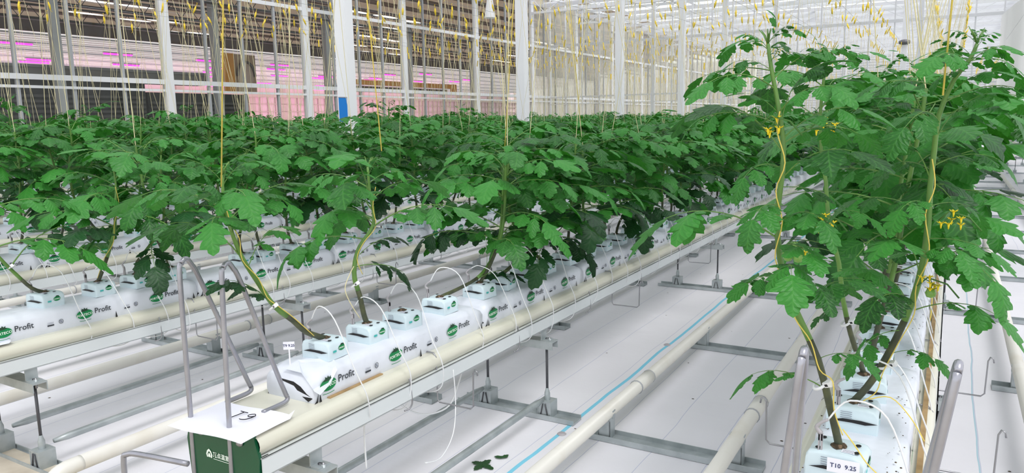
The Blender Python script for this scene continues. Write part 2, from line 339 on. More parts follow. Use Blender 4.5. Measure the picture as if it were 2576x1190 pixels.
# dark louvred units and odd machinery in the corridor
def louvre(x0, x1, y, zt, zsolid, label):
    t = thing('louvred_unit', label, 'cabinet', (x0, y, 0)); w = x1 - x0
    mb = MB(); mb.box(0, w, 0, .9, 0, zt, 'black_panel'); mb.build('body', t)
    mb = MB(); mb.box(.05, w - .05, -.05, -.01, -.028, .028, 'dark_slat'); me = mb.mesh('slat'); z = zsolid - .08
    while z > .1: obj('slat', me, t, (0, 0, z)); z -= .115
louvre(2.0, 11.75, 17.6, 2.53, 2.27, 'long black louvred unit behind the left glass wall, the taller one at far left')
louvre(11.8, 14.95, 17.6, 2.33, 2.15, 'shorter black louvred unit behind the glass, right of the taller one')
mb = MB(); mb.box(0, 11.6, 0, .5, 0, .30, 'grey_strip'); mb.box(0, 11.6, -.02, 0, .26, .32, 'fan_grey'); thing('duct', 'long grey duct running above the black louvred unit', 'duct', (2, 17.55, 2.55), data=mb.mesh('duct'))
t = thing('fan_panel', 'brown panel with an arched grey fan ring and an orange edge strip', 'fan', (19.35, 24, 2.75))
mb = MB(); mb.box(0, 1.5, 0, .1, 0, 1.45, 'brown_panel'); mb.build('panel', t)
mb = MB(); mb.box(-.02, .42, -.06, 0, 0, 1.45, 'orange_panel'); mb.build('edge_strip', t)
mb = MB(); mb.tube([(.98 + .42 * math.cos(a), -.06, .62 + .55 * math.sin(a)) for a in [PI * i / 14 for i in range(15)]], .05, 'fan_grey', 8); mb.build('fan_ring', t)
mb = MB(); mb.add([(.98 + .38 * math.cos(a), -.02, .62 + .52 * math.sin(a)) for a in [2 * PI * i / 20 for i in range(20)]], [tuple(range(20))], 'tan_frame'); mb.build('fan_face', t)
mb = MB(); mb.box(0, 8, 0, .2, 0, .22, 'orange_panel'); mb.box(8.02, 8.3, -.02, .22, -.3, .24, 'orange_panel'); thing('orange_beam', 'long orange timber beam behind the glass above the pink-lit windows', 'beam', (26.5, 24, 3.28), data=mb.mesh('orange_beam'))
mb = MB(); mb.box(0, 9, 0, .2, 0, .24, 'grey_strip'); mb.box(0, 60, .3, .4, -.02, .04, 'grey_strip'); thing('grey_duct', 'grey duct slung just below the orange beam', 'duct', (25.5, 24.4, 3.0), data=mb.mesh('grey_duct'))
mb = MB(); mb.box(-.55, .55, -.04, .04, -.06, .0, 'pink_lamp'); mb.box(-.57, .57, -.04, .04, 0, .04, 'grey_paint'); lamp = mb.mesh('grow_lamp'); mb = MB(); mb.tube([(0, 0, .03), (0, 0, .5)], .006, 'wire', 4); lcord = mb.mesh('cord')
for r_ in range(5):
    for i in range(9):
        yy = 27.2 + r_ * 1.75; t = thing('grow_lamp', 'magenta glowing grow lamp bar under the pale roof beyond the glass', 'lamp', (10 + i * 3.8 + r_ * 1.3 + R.uniform(-.5, .5), yy, 4.42 - (yy - 26.4) * .0729 - R.uniform(0, .25)), 'magenta grow lamps beyond the glass', lamp); obj('cord', lcord, t)

# main columns
mb = MB(); mb.box(-.075, .075, -.075, .075, 0, 6.3, 'white_paint'); mb.box(-.055, .055, -.078, -.075, 0, 6.3, 'white_paint'); cm = mb.mesh('column_shaft')
mb = MB(); mb.box(-.13, .13, -.13, .13, 0, .02, 'galvanised'); cf = mb.mesh('base_plate')
for i, s in enumerate(['white steel column with the blue card, nearest of the broad ones', 'second broad white column counting from the blue card', 'third broad white column counting from the blue card', 'fourth broad white column counting from the blue card, beside the tall right plants', 'fifth broad white column, behind the left leaves of the tall plants']):
    t = thing('steel_column', s, 'column', (6.5 + 4.07 * i, 6.0, 0), 'broad white columns among the rows'); obj('shaft', cm, t); obj('base_plate', cf, t)
mb = MB(); mb.box(-.065, .065, 0, .004, 0, .27, 'blue_card'); mb.box(-.067, .067, -.002, .006, .265, .275, 'print_grey'); thing('sticky_card', 'blue sticky trap card hanging on the broad white column', 'card', (6.30, 5.88, 1.46), data=mb.mesh('sticky_card'))
# a column far along the right
t = thing('steel_column', 'grey white column with a dark collar far behind the two tall plants', 'column', (26.5, 1.45, 0)); obj('shaft', cm, t)
mb = MB(); mb.lathe([(.09, 0), (.17, .05), (.17, .12), (.09, .16)], 'fan_grey'); mb.build('collar', t, (0, 0, 3.55))
# hanging white cones
mb = MB(); mb.lathe([(.17, 0), (.15, .01), (.07, .5), (.05, .52), (.05, .6), (.0, .61)], 'cone_white', 16); cone = mb.mesh('hanging_cone')
mb = MB(); mb.tube([(0, 0, .6), (0, 0, 2.2)], .006, 'wire', 5); ct = mb.mesh('cord')
for px, py, d, lab in ((1233, 45, 10.5, 'nearest white plastic cone hanging left of the second broad column'), (1478, 100, 12.6, 'white plastic cone hanging between the second and third broad columns'), (1690, 140, 13, 'white plastic cone hanging between the third and fourth broad columns')):
    p = atY(px, py, d); t = thing('hanging_cone', lab, 'lamp shade', p, data=cone); obj('cord', ct, t)
# translucent curtain far right
mb = MB(); vs = []; fs = []
for i in range(25):
    for j in range(2): vs.append((27.2 + .12 * math.sin(i * 1.3), -1.05 - i * .16, 0.1 + j * (4.2 + .5 * math.sin(i * .35))))
fs = [(2 * i, 2 * i + 2, 2 * i + 3, 2 * i + 1) for i in range(24)]
mb.add(vs, fs, 'curtain', True); thing('plastic_curtain', 'pale translucent plastic curtain hanging at the far right end', 'curtain', data=mb.mesh('plastic_curtain'))

# ------------------------------------------------------------------ gutters
PITCH = 1.64
def YC(k): return .15 + PITCH * k
ROWS = list(range(-1, 9)); XG0, XG1 = 1.34, 27.6
NAME = {-1: 'T11 row right of the tall plants', 0: 'T10 row under the two tall plants', 1: 'T9 row', 2: 'second row behind, beyond the T9 row'}
ORD = ['', '', '', 'third', 'fourth', 'fifth', 'sixth', 'seventh', 'eighth']
ONES = 'first second third fourth fifth sixth seventh eighth ninth tenth eleventh twelfth thirteenth fourteenth fifteenth sixteenth seventeenth eighteenth nineteenth twentieth'.split()
ONES += ['twenty-' + w for w in ONES[:9]]
_seen = {}
def spot(kind, k, X):
    n = int(max(0, X - LIPS.get(k, 1.5))); q = _seen.get((kind, k, n), 0); _seen[(kind, k, n)] = q + 1
    return '%s at the %s slab of %s' % (ONES[q], ONES[n], rowname(k))
LIPS = {1: 1.60, 2: 1.42, 0: 1.56}
def rowname(k): return {-1: 'the far right row', 0: 'the tall right-hand row', 1: 'the T9 row', 2: 'the row behind T9'}.get(k, 'the %s row behind T9' % {3: 'second', 4: 'third', 5: 'fourth', 6: 'fifth', 7: 'sixth', 8: 'seventh'}.get(k, 'last'))
_h = [(.135, .560), (.147, .555), (.155, .545), (.158, .533), (.156, .521), (.149, .510), (.137, .500), (.130, .472), (.112, .440), (.08, .425)]
prof = [(-a, b) for a, b in _h] + _h[::-1]
def gutter_meshes():
    L = XG1 - XG0; mb = MB(); mb.prism(prof, 0, L, 'cream_gutter', True, False); mb.box(0, L, -.135, .135, .555, .5602, 'cream_gutter'); a = mb.mesh('channel')
    mb = MB()
    mb.box(0, L, -.004, 0, -.058, 0, 'rail_white'); mb.box(0, L, -.004, .016, -.004, 0, 'rail_white'); mb.box(0, L, -.004, .016, -.058, -.054, 'rail_white'); b = mb.mesh('side_rail')
    return a, b
ga, gb = gutter_meshes()
mb = MB(); mb.prism([(-.158, .500), (-.140, .562), (.140, .562), (.158, .500), (.150, .385), (-.150, .385)], -.006, .004, 'plate_green')
mb.box(.004, .03, -.157, -.152, .385, .50, 'plate_green'); plate = mb.mesh('end_plate')
mb = MB(); f = lambda u, v: (-.0075, -u, v)
put_text(mb, '顶点温室', .018, lambda u, v: (-.0075, -(u - .006), v + .470), 'print_white', .0003)
mb.box(-.0078, -.0072, -.032, .040, .4570, .4585, 'print_white')
hx = [(-.015, 0), (-.019, .012), (-.012, .026), (0, .034), (.012, .026), (.019, .012), (.015, 0), (.008, 0), (.010, .012), (.006, .02), (0, .024), (-.006, .02), (-.010, .012), (-.008, 0)]
mb.add([(-.0075, -(u * .75 - .058), v * .8 + .458) for u, v in hx], [tuple(range(14))], 'print_white'); mb.add([(-.0076, -(u * .3 - .058), v * .4 + .459) for u, v in hx[:7]], [tuple(range(7))], 'print_white')
emblem = mb.mesh('printed_emblem')
mb = MB(); mb.lathe([(0, .010), (.006, .010), (.007, .007), (.011, .005), (.012, 0)], 'wire', 12); scr = mb.mesh('screw')
mb = MB(); mb.tube([(0, 0, .014), (0, 0, -.03)], .005, 'wire', 6); mb.lathe([(0, .008), (.010, .008), (.010, 0), (.016, -.002), (.016, -.005)], 'galvanised', 6); bolt = mb.mesh('bolt')
for k in ROWS:
    lab = {0: 'cream growing gutter under the tall right-hand plants', 1: 'cream growing gutter with green end plate and T9 sheet'}.get(k, 'cream growing gutter of %s' % rowname(k))
    t = thing('growing_gutter', lab, 'gutter', (XG0, YC(k), 0), 'cream growing gutters')
    obj('channel', ga, t)
    for s in (-1, 1):
        o = obj('side_rail', gb, t, (0, s * .160, .500)); o.scale = (1, -s, 1)
    p = obj('end_plate', plate, t); p['label'] = 'green end plate'
    if k in (0, 1, 2):
        obj('printed_emblem', emblem, p)
        for yy, zz in ((-.085, .535), (-.150, .425), (.085, .535)):
            o = obj('screw', scr, p, (-.008, yy, zz)); o.rotation_euler = (0, -PI / 2, 0)
# gutter stands: ground bar, foot blocks, threaded rods, bracket
mb = MB(); mb.box(-.045, .045, -.33, .33, .002, .010, 'galvanised'); mb.box(-.045, -.040, -.33, .33, .010, .026, 'galvanised'); mb.box(.040, .045, -.33, .33, .010, .026, 'galvanised'); gbar = mb.mesh('ground_bar')
mb = MB(); mb.box(-.036, .036, -.035, -.031, .01, .09, 'galvanised'); mb.box(-.036, .036, .031, .035, .01, .09, 'galvanised'); mb.box(-.036, .036, -.031, .031, .086, .09, 'galvanised'); mb.box(.028, .032, -.031, .031, .012, .086, 'black_gap'); mb.box(-.034, -.030, -.031, .031, .012, .086, 'galvanised')
for s in (-1, 1): mb.tube([(-.037, s * .02, .015), (-.037, s * .006, .08)], .003, 'dark_rod', 4)
blk = mb.mesh('foot_block')
mb = MB(); mb.tube([(0, 0, .09), (0, 0, .40)], .0065, 'dark_rod', 8); rod = mb.mesh('rod')
mb = MB(); mb.lathe([(.010, .085), (.014, .09), (.014, .125), (.009, .14), (.007, .15)], 'galvanised', 10); sock = mb.mesh('socket')
mb = MB(); mb.box(-.03, .03, -.215, .215, .385, .391, 'galvanised'); mb.box(-.03, -.026, -.215, .215, .352, .385, 'galvanised'); mb.box(.026, .03, -.215, .215, .352, .385, 'galvanised'); brk = mb.mesh('bracket')
mb = MB(); mb.box(-.025, .025, -.19, -.15, .391, .396, 'galvanised'); mb.box(-.025, .025, -.156, -.152, .391, .45, 'galvanised'); tabm = mb.mesh('rail_clamp')
for k in ROWS:
    for j, X in enumerate([1.55, 3.05, 6.10, 9.1, 12.1, 15.1, 18.1, 21.1, 24.1]):
        if proj((X, YC(k), .2))[0] < -300 or proj((X, YC(k), .2))[0] > 2800: continue
        big = j > 0 or k >= 1
        t = thing('gutter_stand', '%s steel stand under the gutter of %s' % (['first', 'second', 'third', 'fourth', 'fifth', 'sixth', 'seventh', 'eighth', 'ninth'][j], rowname(k)), 'stand', (X, YC(k), 0), 'gutter stands on the floor')
        obj('ground_bar', gbar, t); obj('bracket', brk, t)
        for s in (-1, 1):
            obj('foot_block', blk, t, (0, s * .17, 0)); obj('rod', rod, t, (0, s * .17, 0)); obj('socket', sock, t, (0, s * .17, 0)); obj('bolt', bolt, t, (0, s * .185, .391))
            o = obj('rail_clamp', tabm, t); o.scale = (1, -s, 1)
    mb = MB()
    for s in (-1, 1):
        mb2 = MB(); mb2.tube([(1.60, YC(k) + s * .17, .105), (1.66, YC(k) + s * .17, .105), (2.94, YC(k) + s * .17, .105), (3.0, YC(k) + s * .17, .105)], [.010, .016, .016, .010], 'galvanised', 10)
        if proj((3, YC(k), .1))[0] > 0: thing('brace_tube', 'grey floor brace tube under %s, %s side' % (rowname(k), 'far' if s > 0 else 'near'), 'tube', data=mb2.mesh('brace_tube'))
# extra short stands under gutter between (X = 4.55 ...)

# ------------------------------------------------------------------ heating pipe rails
mb = MB(); L = 25.9; mb.tube([(0, 0, 0), (L, 0, 0)], .031, 'cream_pipe', 14); pipe = mb.mesh('pipe_run')
mb = MB(); mb.tube([(-.09, 0, 0), (.09, 0, 0)], .034, 'cream_pipe', 14); mb.tube([(-.092, 0, 0), (-.086, 0, 0)], .0355, 'grey_paint', 14); mb.tube([(.086, 0, 0), (.092, 0, 0)], .0355, 'grey_paint', 14); slv = mb.mesh('joint_sleeve')
mb = MB(); mb.tube(smooth_path([(0, 0, 0), (-.08, 0, -.005), (-.12, 0, -.04), (-.13, 0, -.12)], 4), .031, 'cream_pipe', 14); elb = mb.mesh('elbow')
mb = MB(); mb.box(-.03, .03, -.028, -.024, 0, .10, 'galvanised'); mb.box(-.03, .03, .024, .028, 0, .10, 'galvanised'); mb.box(-.03, -.026, -.028, .028, 0, .088, 'galvanised'); mb.box(.022, .026, -.024, .024, 0, .088, 'black_gap')
for s in (-1, 1): mb.box(.0, .03, s * .028 - .002, s * .028 + .002, .09, .125, 'galvanised')
ppost = mb.mesh('support_post')
mb = MB(); mb.box(-.045, .045, -.40, .40, .002, .008, 'galvanised'); mb.box(-.045, -.041, -.40, .40, .008, .028, 'galvanised'); mb.box(.041, .045, -.40, .40, .008, .028, 'galvanised'); pbar = mb.mesh('cross_bar')
for k in ROWS[:7]:
    ya, yb = 1.27 + PITCH * k, .69 + PITCH * k
    aisle = {-1: 'the far right aisle', 0: 'the aisle before T9', 1: 'the aisle behind T9'}.get(k, 'the %s aisle behind T9' % {2: 'second', 3: 'third', 4: 'fourth', 5: 'fifth'}.get(k, 'next'))
    for nm, yy in (('far', ya), ('near', yb)):
        t = thing('heating_pipe', 'cream heating pipe, %s one of the pair in %s' % (nm, aisle), 'pipe', (1.52, yy, .12), 'cream heating pipe rails')
        obj('pipe_run', pipe, t); obj('elbow', elb, t)
        for X in (3.42, 9.4, 15.4): obj('joint_sleeve', slv, t, (X - 1.52 - (.1 if nm == 'near' else 0), 0, 0))
    for j in range(16):
        X = 2.96 + 1.53 * j
        if not -200 < proj((X, (ya + yb) / 2, 0))[0] < 2750: continue
        t = thing('pipe_support', '%s two-post cross bar under pipes in %s' % (['first', 'second', 'third', 'fourth', 'fifth', 'sixth', 'seventh', 'eighth', 'ninth', 'tenth', 'eleventh', 'twelfth', 'thirteenth', 'fourteenth', 'fifteenth', 'sixteenth'][j], aisle), 'pipe support', (X, (ya + yb) / 2, 0), 'pipe supports on the floor')
        obj('cross_bar', pbar, t)
        for yy in (ya, yb): obj('support_post', ppost, t, (0, yy - (ya + yb) / 2, .008))

# ------------------------------------------------------------------ growing slabs
def slab_mesh(seed, L=.985):
    r = random.Random(seed); nx = 22; mb = MB(); P = [(-.100, 0), (-.106, .02), (-.104, .075), (-.096, .094), (-.07, .102), (0, .104), (.07, .102), (.096, .094), (.104, .075), (.106, .02), (.100, 0)]
    vs = []; n = len(P)
    for i in range(nx + 1):
        u = i / nx; x = u * L; e = min(u, 1 - u) * L
        k = min(1, .80 + .20 * (e / .05) ** .6) if e < .05 else 1
        for j, (y, z) in enumerate(P):
            q = r.uniform(-.0022, .0022); zz = z * (k if z > .03 else 1)
            vs.append((x + (r.uniform(-.003, .003)), y * (.93 + .07 * k) + q * (0 if z < .01 else 1), max(0, zz + (r.uniform(-.003, .002) if z > .05 else 0))))
    fs = [(i * n + j, i * n + j + 1, (i + 1) * n + j + 1, (i + 1) * n + j) for i in range(nx) for j in range(n - 1)]
    fs += [tuple(range(n))[::-1], tuple(nx * n + j for j in range(n))]
    mb.add(vs, fs, 'slab_plastic', True); return mb.mesh('bag')
slabs = [slab_mesh(s) for s in range(4)]
def logo_mesh():
    mb = MB(); y = -.1095
    f = lambda u, v: (u, y, v)
    mb.add(ell(f, 0, .048, .037, .021, 24), [tuple(range(24))], 'logo_green')
    g = lambda u, v: (u, y - .0004, v)
    mb.add([g(-.024, .062), g(-.012, .070), g(-.014, .076), g(-.004, .071), (0, y - .0004, .078), g(.005, .071), g(.014, .075), g(.012, .069), g(.02, .064), g(.0, .060)], [tuple(range(10))], 'logo_dark')
    put_text(mb, 'FORTECO', .0150, lambda u, v: (u * 1.05, y - .0010, v + .0455 + u * .05), 'print_white', .0003)
    mb.add([(u, y, .0235 - .004 * math.cos(u * 40)) for u in (-.026, -.013, 0, .013, .026)] + [(u, y, .0215 - .004 * math.cos(u * 40)) for u in (.026, .013, 0, -.013, -.026)], [tuple(range(10))], 'logo_green')
    put_text(mb, 'Profit', .034, lambda u, v: (u + .083, y - .0003, v + .052), 'print_dark', .0004)
    return mb.mesh('printed_logo')
def icon_mesh():
    mb = MB(); y = -.1095; f = lambda u, v: (u, y, v)
    mb.box(-.014, .014, y - .0003, y, .030, .036, 'print_dark'); put_text(mb, 'CMAS', .010, lambda u, v: (u, y - .0002, v + .043), 'print_grey')
    n = 16; a = ell(f, .045, .041, .010, .010, n); b_ = ell(f, .045, .041, .0082, .0082, n); mb.add(a + b_, [(i, (i + 1) % n, n + (i + 1) % n, n + i) for i in range(n)], 'print_dark')
    mb.add([f(.038, .045), f(.041, .049), f(.052, .037), f(.049, .033)], [(0, 1, 2, 3)], 'print_grey'); mb.box(.041, .044, y - .0002, y, .036, .042, 'print_grey'); mb.box(.046, .049, y - .0002, y, .041, .046, 'print_grey')
    return mb.mesh('printed_icons')
logo, icons = logo_mesh(), icon_mesh()
mb = MB(); mb.add([(-.001, -.1085, 0), (.010, -.108, 0), (.004, -.108, .030)], [(0, 1, 2)], 'black_gap'); mb.add([(-.02, .105, .0), (.0, .108, .0), (-.005, .106, .04)], [(0, 1, 2)], 'black_gap'); slit = mb.mesh('drain_slit')
mb = MB(); mb.add([(-.0015, y, z) for y, z in ((-.10, .018), (-.075, .03), (-.05, .05), (-.02, .062), (.03, .064), (.085, .072), (.03, .057), (-.02, .048), (-.05, .02), (-.08, .004))], [tuple(range(10))], 'black_gap')
mb.add([(-.0015, -.106, .0), (.012, -.1085, .002), (.018, -.1085, .036), (.008, -.108, .010)], [(0, 1, 2, 3)], 'black_gap'); endgap = mb.mesh('end_fold')
mb = MB(); mb.add([(-.003, .02, .100), (-.004, -.06, .098), (-.004, -.112, .045), (.012, -.120, .030), (.06, -.118, .050), (.10, -.113, .085), (.14, -.06, .107), (.06, .02, .110)], [(0, 1, 2, 7), (2, 3, 4), (2, 4, 7), (4, 5, 7), (5, 6, 7)], 'slab_plastic'); flap = mb.mesh('end_flap')
nslab = 0
LIPS = {1: 1.60, 2: 1.42, 0: 1.56}
for k in ROWS[1:6]:
    for i in range(26):
        X = LIPS.get(k, 1.5) + i * 1.0 + (0 if i == 0 else R.uniform(-.006, .006))
        p = proj((X, YC(k), .6)); p2 = proj((X + 1, YC(k), .6))
        if p2[0] < -60 or p[0] > 2600: continue
        nth = ['first', 'second', 'third', 'fourth', 'fifth', 'sixth', 'seventh', 'eighth', 'ninth', 'tenth'][i] if i < 10 else 'far'
        lab = '%s white printed growing slab along %s' % (nth, rowname(k)) if i < 10 else '%s white growing slab along %s' % (ONES[i], rowname(k))
        if k == 1 and i == 0: lab = 'first white printed slab at the T9 gutter end, open black fold'
        t = thing('growing_slab', lab, 'grow bag', (X, YC(k) - .005, .560), 'growing slabs on ' + rowname(k)); t.rotation_euler = (0, 0, R.uniform(-.006, .006))
        obj('bag', slabs[(i * 3 + k) % 4], t); nslab += 1
        if p[2] < 9:
            for lx in (.045, .40, .755): obj('printed_logo', logo, t, (lx + (.015 if lx < .1 else 0), 0, 0))
            for lx in (.25, .60): obj('printed_icons', icons, t, (lx, 0, 0))
            for lx in (.53, .02, .93): obj('drain_slit', slit, t, (lx + R.uniform(-.04, .04) * (lx > .1), 0, 0))
            obj('end_fold', endgap, t)
        if (k, i) in ((1, 0),): obj('end_flap', flap, t)
# brown board peeping out under the right-hand slabs and under the first T9 slab
mb = MB(); mb.box(0, 3.2, 0, .014, 0, .010, 'wood'); thing('wood_strip', 'brown wooden strip under the near edge of the right-hand slabs', 'board', (1.56, .012, .5605), data=mb.mesh('wood_strip'))
mb = MB(); mb.box(0, .26, 0, .012, 0, .004, 'wood'); thing('wood_strip', 'short brown wooden strip under the first T9 slab', 'board', (1.66, 1.671, .5605), data=mb.mesh('wood_strip'))

# ------------------------------------------------------------------ propagation cubes
def cube_mesh(seed):
    r = random.Random(seed); mb = MB(); a, b_, h = .049, .058, .062
    P = [(0, 0), (0, .3), (0, .78), (.07, .95), (.25, 1.0), (.75, 1.0), (.93, .95), (1, .78), (1, .3), (1, 0)]
    rows = []
    for i, (ux, k) in enumerate([(-1, .90), (-.97, .97), (-.8, 1), (-.3, 1.0), (.3, 1.0), (.8, 1), (.97, .97), (1, .90)]):
        rows.append([(ux * a + r.uniform(-.001, .001), (-b_ + 2 * b_ * u) * (.96 if k < .95 else 1) + r.uniform(-.0015, .0015), v * h * k + r.uniform(-.001, .001) * (v > 0)) for u, v in P])
    n = len(P); vs = [p for q in rows for p in q]; k = len(rows)
    fs = [(i * n + j, i * n + j + 1, (i + 1) * n + j + 1, (i + 1) * n + j) for i in range(k - 1) for j in range(n - 1)] + [tuple(range(n))[::-1], tuple((k - 1) * n + j for j in range(n))]
    mb.add(vs, fs, 'cube_plastic', True); return mb.mesh('wrap')
cubes = [cube_mesh(s) for s in range(3)]
mb = MB(); y = -.0600; f = lambda u, v: (u, y, v)
mb.add(ell(f, .014, .034, .016, .010, 16), [tuple(range(16))], 'logo_green'); put_text(mb, 'FORTECO', .0062, lambda u, v: (u + .014, y - .0004, v + .033), 'print_white', .0002)
mb.add([f(.004, .040), f(.012, .048), f(.022, .047), f(.026, .041)], [(0, 1, 2, 3)], 'logo_dark'); mb.box(-.028, -.012, y - .0003, y, .024, .031, 'logo_teal'); clogo = mb.mesh('printed_logo')
mb = MB()
for q in range(4): mb.box(-.0505, -.0500, .0, .026, .036 + q * .005, .0372 + q * .005, 'print_grey')
mb.box(-.030, -.012, -.036, -.010, .0626, .0630, 'paper')
for q in range(4): mb.box(-.028 + q * .004, -.0268 + q * .004, -.034, -.012, .0630, .0633, 'print_grey')
cprint = mb.mesh('printed_lines')
mb = MB(); mb.add([(-.0515, y, z) for y, z in ((-.058, .030), (-.03, .024), (.0, .026), (.05, .026), (.02, .034), (-.02, .034))], [tuple(range(6))], 'black_gap'); cslit = mb.mesh('slit')
mb = MB(); mb.add([(.020 * math.cos(2 * PI * i / 14) * (1 + .2 * math.sin(i * 2.1)), .017 * math.sin(2 * PI * i / 14), .0628) for i in range(14)], [tuple(range(14))], 'soil')
mb.lathe([(.017, .0630), (.010, .068), (0, .069)], 'soil', 9); chole = mb.mesh('planting_hole')
mb = MB()
for hx_, hy_ in ((.02, -.036), (.03, .036), (-.030, .036), (-.02, -.04)): mb.add([(hx_ + .0075 * math.cos(2 * PI * i / 9), hy_ + .006 * math.sin(2 * PI * i / 9), .0632) for i in range(9)], [tuple(range(9))], 'black_gap')
csm = mb.mesh('vent_holes')
# drip peg with its capillary tube (three courses)
def peg():
    mb = MB(); mb.box(-.0035, .0035, -.0018, .0018, -.02, .045, 'peg_grey'); mb.box(-.0035, .0035, .004, .007, -.02, .045, 'peg_grey'); mb.box(-.0035, .0035, -.0018, .007, .030, .045, 'peg_grey')
    mb.tube(smooth_path([(0, .002, .045), (.0, .012, .058), (.0, .002, .070), (0, -.010, .078)], 3), [.0055, .005, .0045, .0045, .0042, .004, .004, .0038, .0035, .0035][:10], 'peg_grey', 6); return mb.mesh('peg')
pegm = peg()
def cap(seed):
    r = random.Random(seed); a = r.uniform(-.02, .05); dz = r.uniform(.0, .05)
    p = [(0, -.010, .078), (a * .3, -.05, .086 + dz), (a, -.12, .05 + dz), (a + .02, -.175, -.07), (a + .05, -.20, -.18), (a + .04 + r.uniform(0, .05), -.165, -.27 - r.uniform(0, .05)), (a + .02, -.08, -.30), (a - .02, .02, -.24)]
    mb = MB(); mb.tube(smooth_path(p, 5), .0021, 'tube_white', 6); return mb.mesh('drip_tube')
caps = [cap(s) for s in range(5)]
cube_pos = {}
def cube_xs(k):
    if k == 1: base = [1.755, 1.965, 2.165, 2.41, 2.71, 2.895, 3.12, 3.30]
    elif k == 2: base = [1.71, 1.95, 2.14, 2.33, 2.78, 2.92, 3.15, 3.36]
    elif k == 0: base = [1.66, 1.95, 2.18, 2.44]
    else: base = []
    x = (base[-1] + .26) if base else 1.7
    rr = random.Random(k + 40)
    while x < 27.3: base.append(x); x += .25 + rr.uniform(-.02, .02)
    return base
allc = []
for k in ROWS:
    for i, X in enumerate(cube_xs(k)):
        p = proj((X, YC(k), .7))
        if -120 < p[0] < 2700: allc.append((p[2], k, i, X))
allc.sort()
near = {(k, i) for _, k, i, _ in allc[:300]}
def nth_word(i): return (['first', 'second', 'third', 'fourth', 'fifth', 'sixth', 'seventh', 'eighth', 'ninth', 'tenth', 'eleventh', 'twelfth'] + ['far'] * 200)[i]
stuff_c = MB()
for d, k, i, X in allc:
    YY = YC(k) + (-.015 if k else .02)
    if (k, i) in near:
        lab = '%s small white cube from the near end of %s' % (nth_word(i), rowname(k)) if i < 12 else 'small white cube, %s' % spot('c', k, X)
        if (k, i) == (0, 0): lab = 'small white cube with the T10 9.25 label at the bottom edge'
        t = thing('propagation_cube', lab, 'grow cube', (X, YY, .662), 'small cubes on ' + rowname(k), None); t.rotation_euler = (0, 0, R.uniform(-.10, .10))
        obj('wrap', cubes[i % 3], t)
        if d < 7:
            obj('printed_logo', clogo, t); obj('slit', cslit, t); obj('vent_holes', csm, t); obj('printed_lines', cprint, t)
        obj('planting_hole', chole, t)
        if d < 9:
            q = thing('drip_peg', '%s grey drip peg with white tube along %s' % (nth_word(i), rowname(k)) if i < 12 else 'grey drip peg, %s' % spot('d', k, X), 'drip peg', (X - .036, YY + .03, .715), 'drip pegs on ' + rowname(k)); q.rotation_euler = (0, 0, R.uniform(-.3, .3))
            obj('peg', pegm, q); obj('drip_tube', caps[(i * 2 + k) % 5], q)
    elif k < 4:
        stuff_c.box(X - .045, X + .045, YY - .05, YY + .05, .662, .722, 'cube_plastic')
tag(stuff_c.build('far_cubes'), 'hundreds of small white cubes far along the rows under the leaves', 'grow cube', kind='stuff')

# ------------------------------------------------------------------ tomato leaves
def leaflet(vs, fs, uvs, o, d, up, L, W, ns, droop, fold, seed, teeth=.30):
    r = random.Random(seed); d = d.normalized(); side = up.cross(d).normalized(); up2 = d.cross(side).normalized(); b0 = len(vs)
    pos = Vector(o); ang = 0; spine = []
    for i in range(ns + 1):
        spine.append((pos.copy(), up2 * math.cos(ang) + d * math.sin(ang))); ang += droop / ns
        pos = pos + (d * math.cos(ang) - up2 * math.sin(ang)) * (L / ns)
    for p, u_ in spine: vs.append(p)
    for i in range(ns + 1): uvs.append((i / ns, 0))
    E = []
    nl = r.uniform(2.6, 3.6)
    for s in (-1, 1):
        row = []; ph = r.random()
        for i in range(2 * ns - 1):
            t = (i + .6) / (2 * ns); k = min(int(t * ns), ns - 1); a = t * ns - k
            p = spine[k][0].lerp(spine[k + 1][0], a); nrm = spine[k][1]
            w = W * (math.sin(PI * min(1, t ** .72)) ** .75) * (1 + r.uniform(-.10, .10))
            if ns > 4:
                saw = (t * nl + ph) % 1.0; w *= 1.12 - (teeth + .18) * (1 - saw ** .8)
                fwd = d * L * (.085 * saw - .02)
            else: fwd = d * (.065 * L if i % 2 == 0 else -.02 * L)
            q = p + side * s * w * math.cos(fold) - nrm * 0 + nrm * w * math.sin(fold) * -1 * .8 + fwd * (1 if ns > 4 else .3)
            row.append(len(vs)); vs.append(q); uvs.append((t + .12 * (i % 2 == 0), s * w / W))
        E.append(row)
    for s, row in ((0, E[0]), (1, E[1])):
        def T(a, b_, c): fs.append((a, b_, c) if s == 0 else (a, c, b_))
        prev = b0; 
        for i, e in enumerate(row):
            k = min(int(((i + .6) / (2 * ns)) * ns + .5), ns)
            if i == 0: T(b0, b0 + 1, e) if k >= 1 else T(b0, b0 + 1, e); ck = 1; pe = e; continue
            T(pe, b0 + ck, e)
            if k > ck and ck < ns: T(e, b0 + ck, b0 + ck + 1); ck += 1
            pe = e
        while ck < ns: T(pe, b0 + ck, b0 + ck + 1); ck += 1
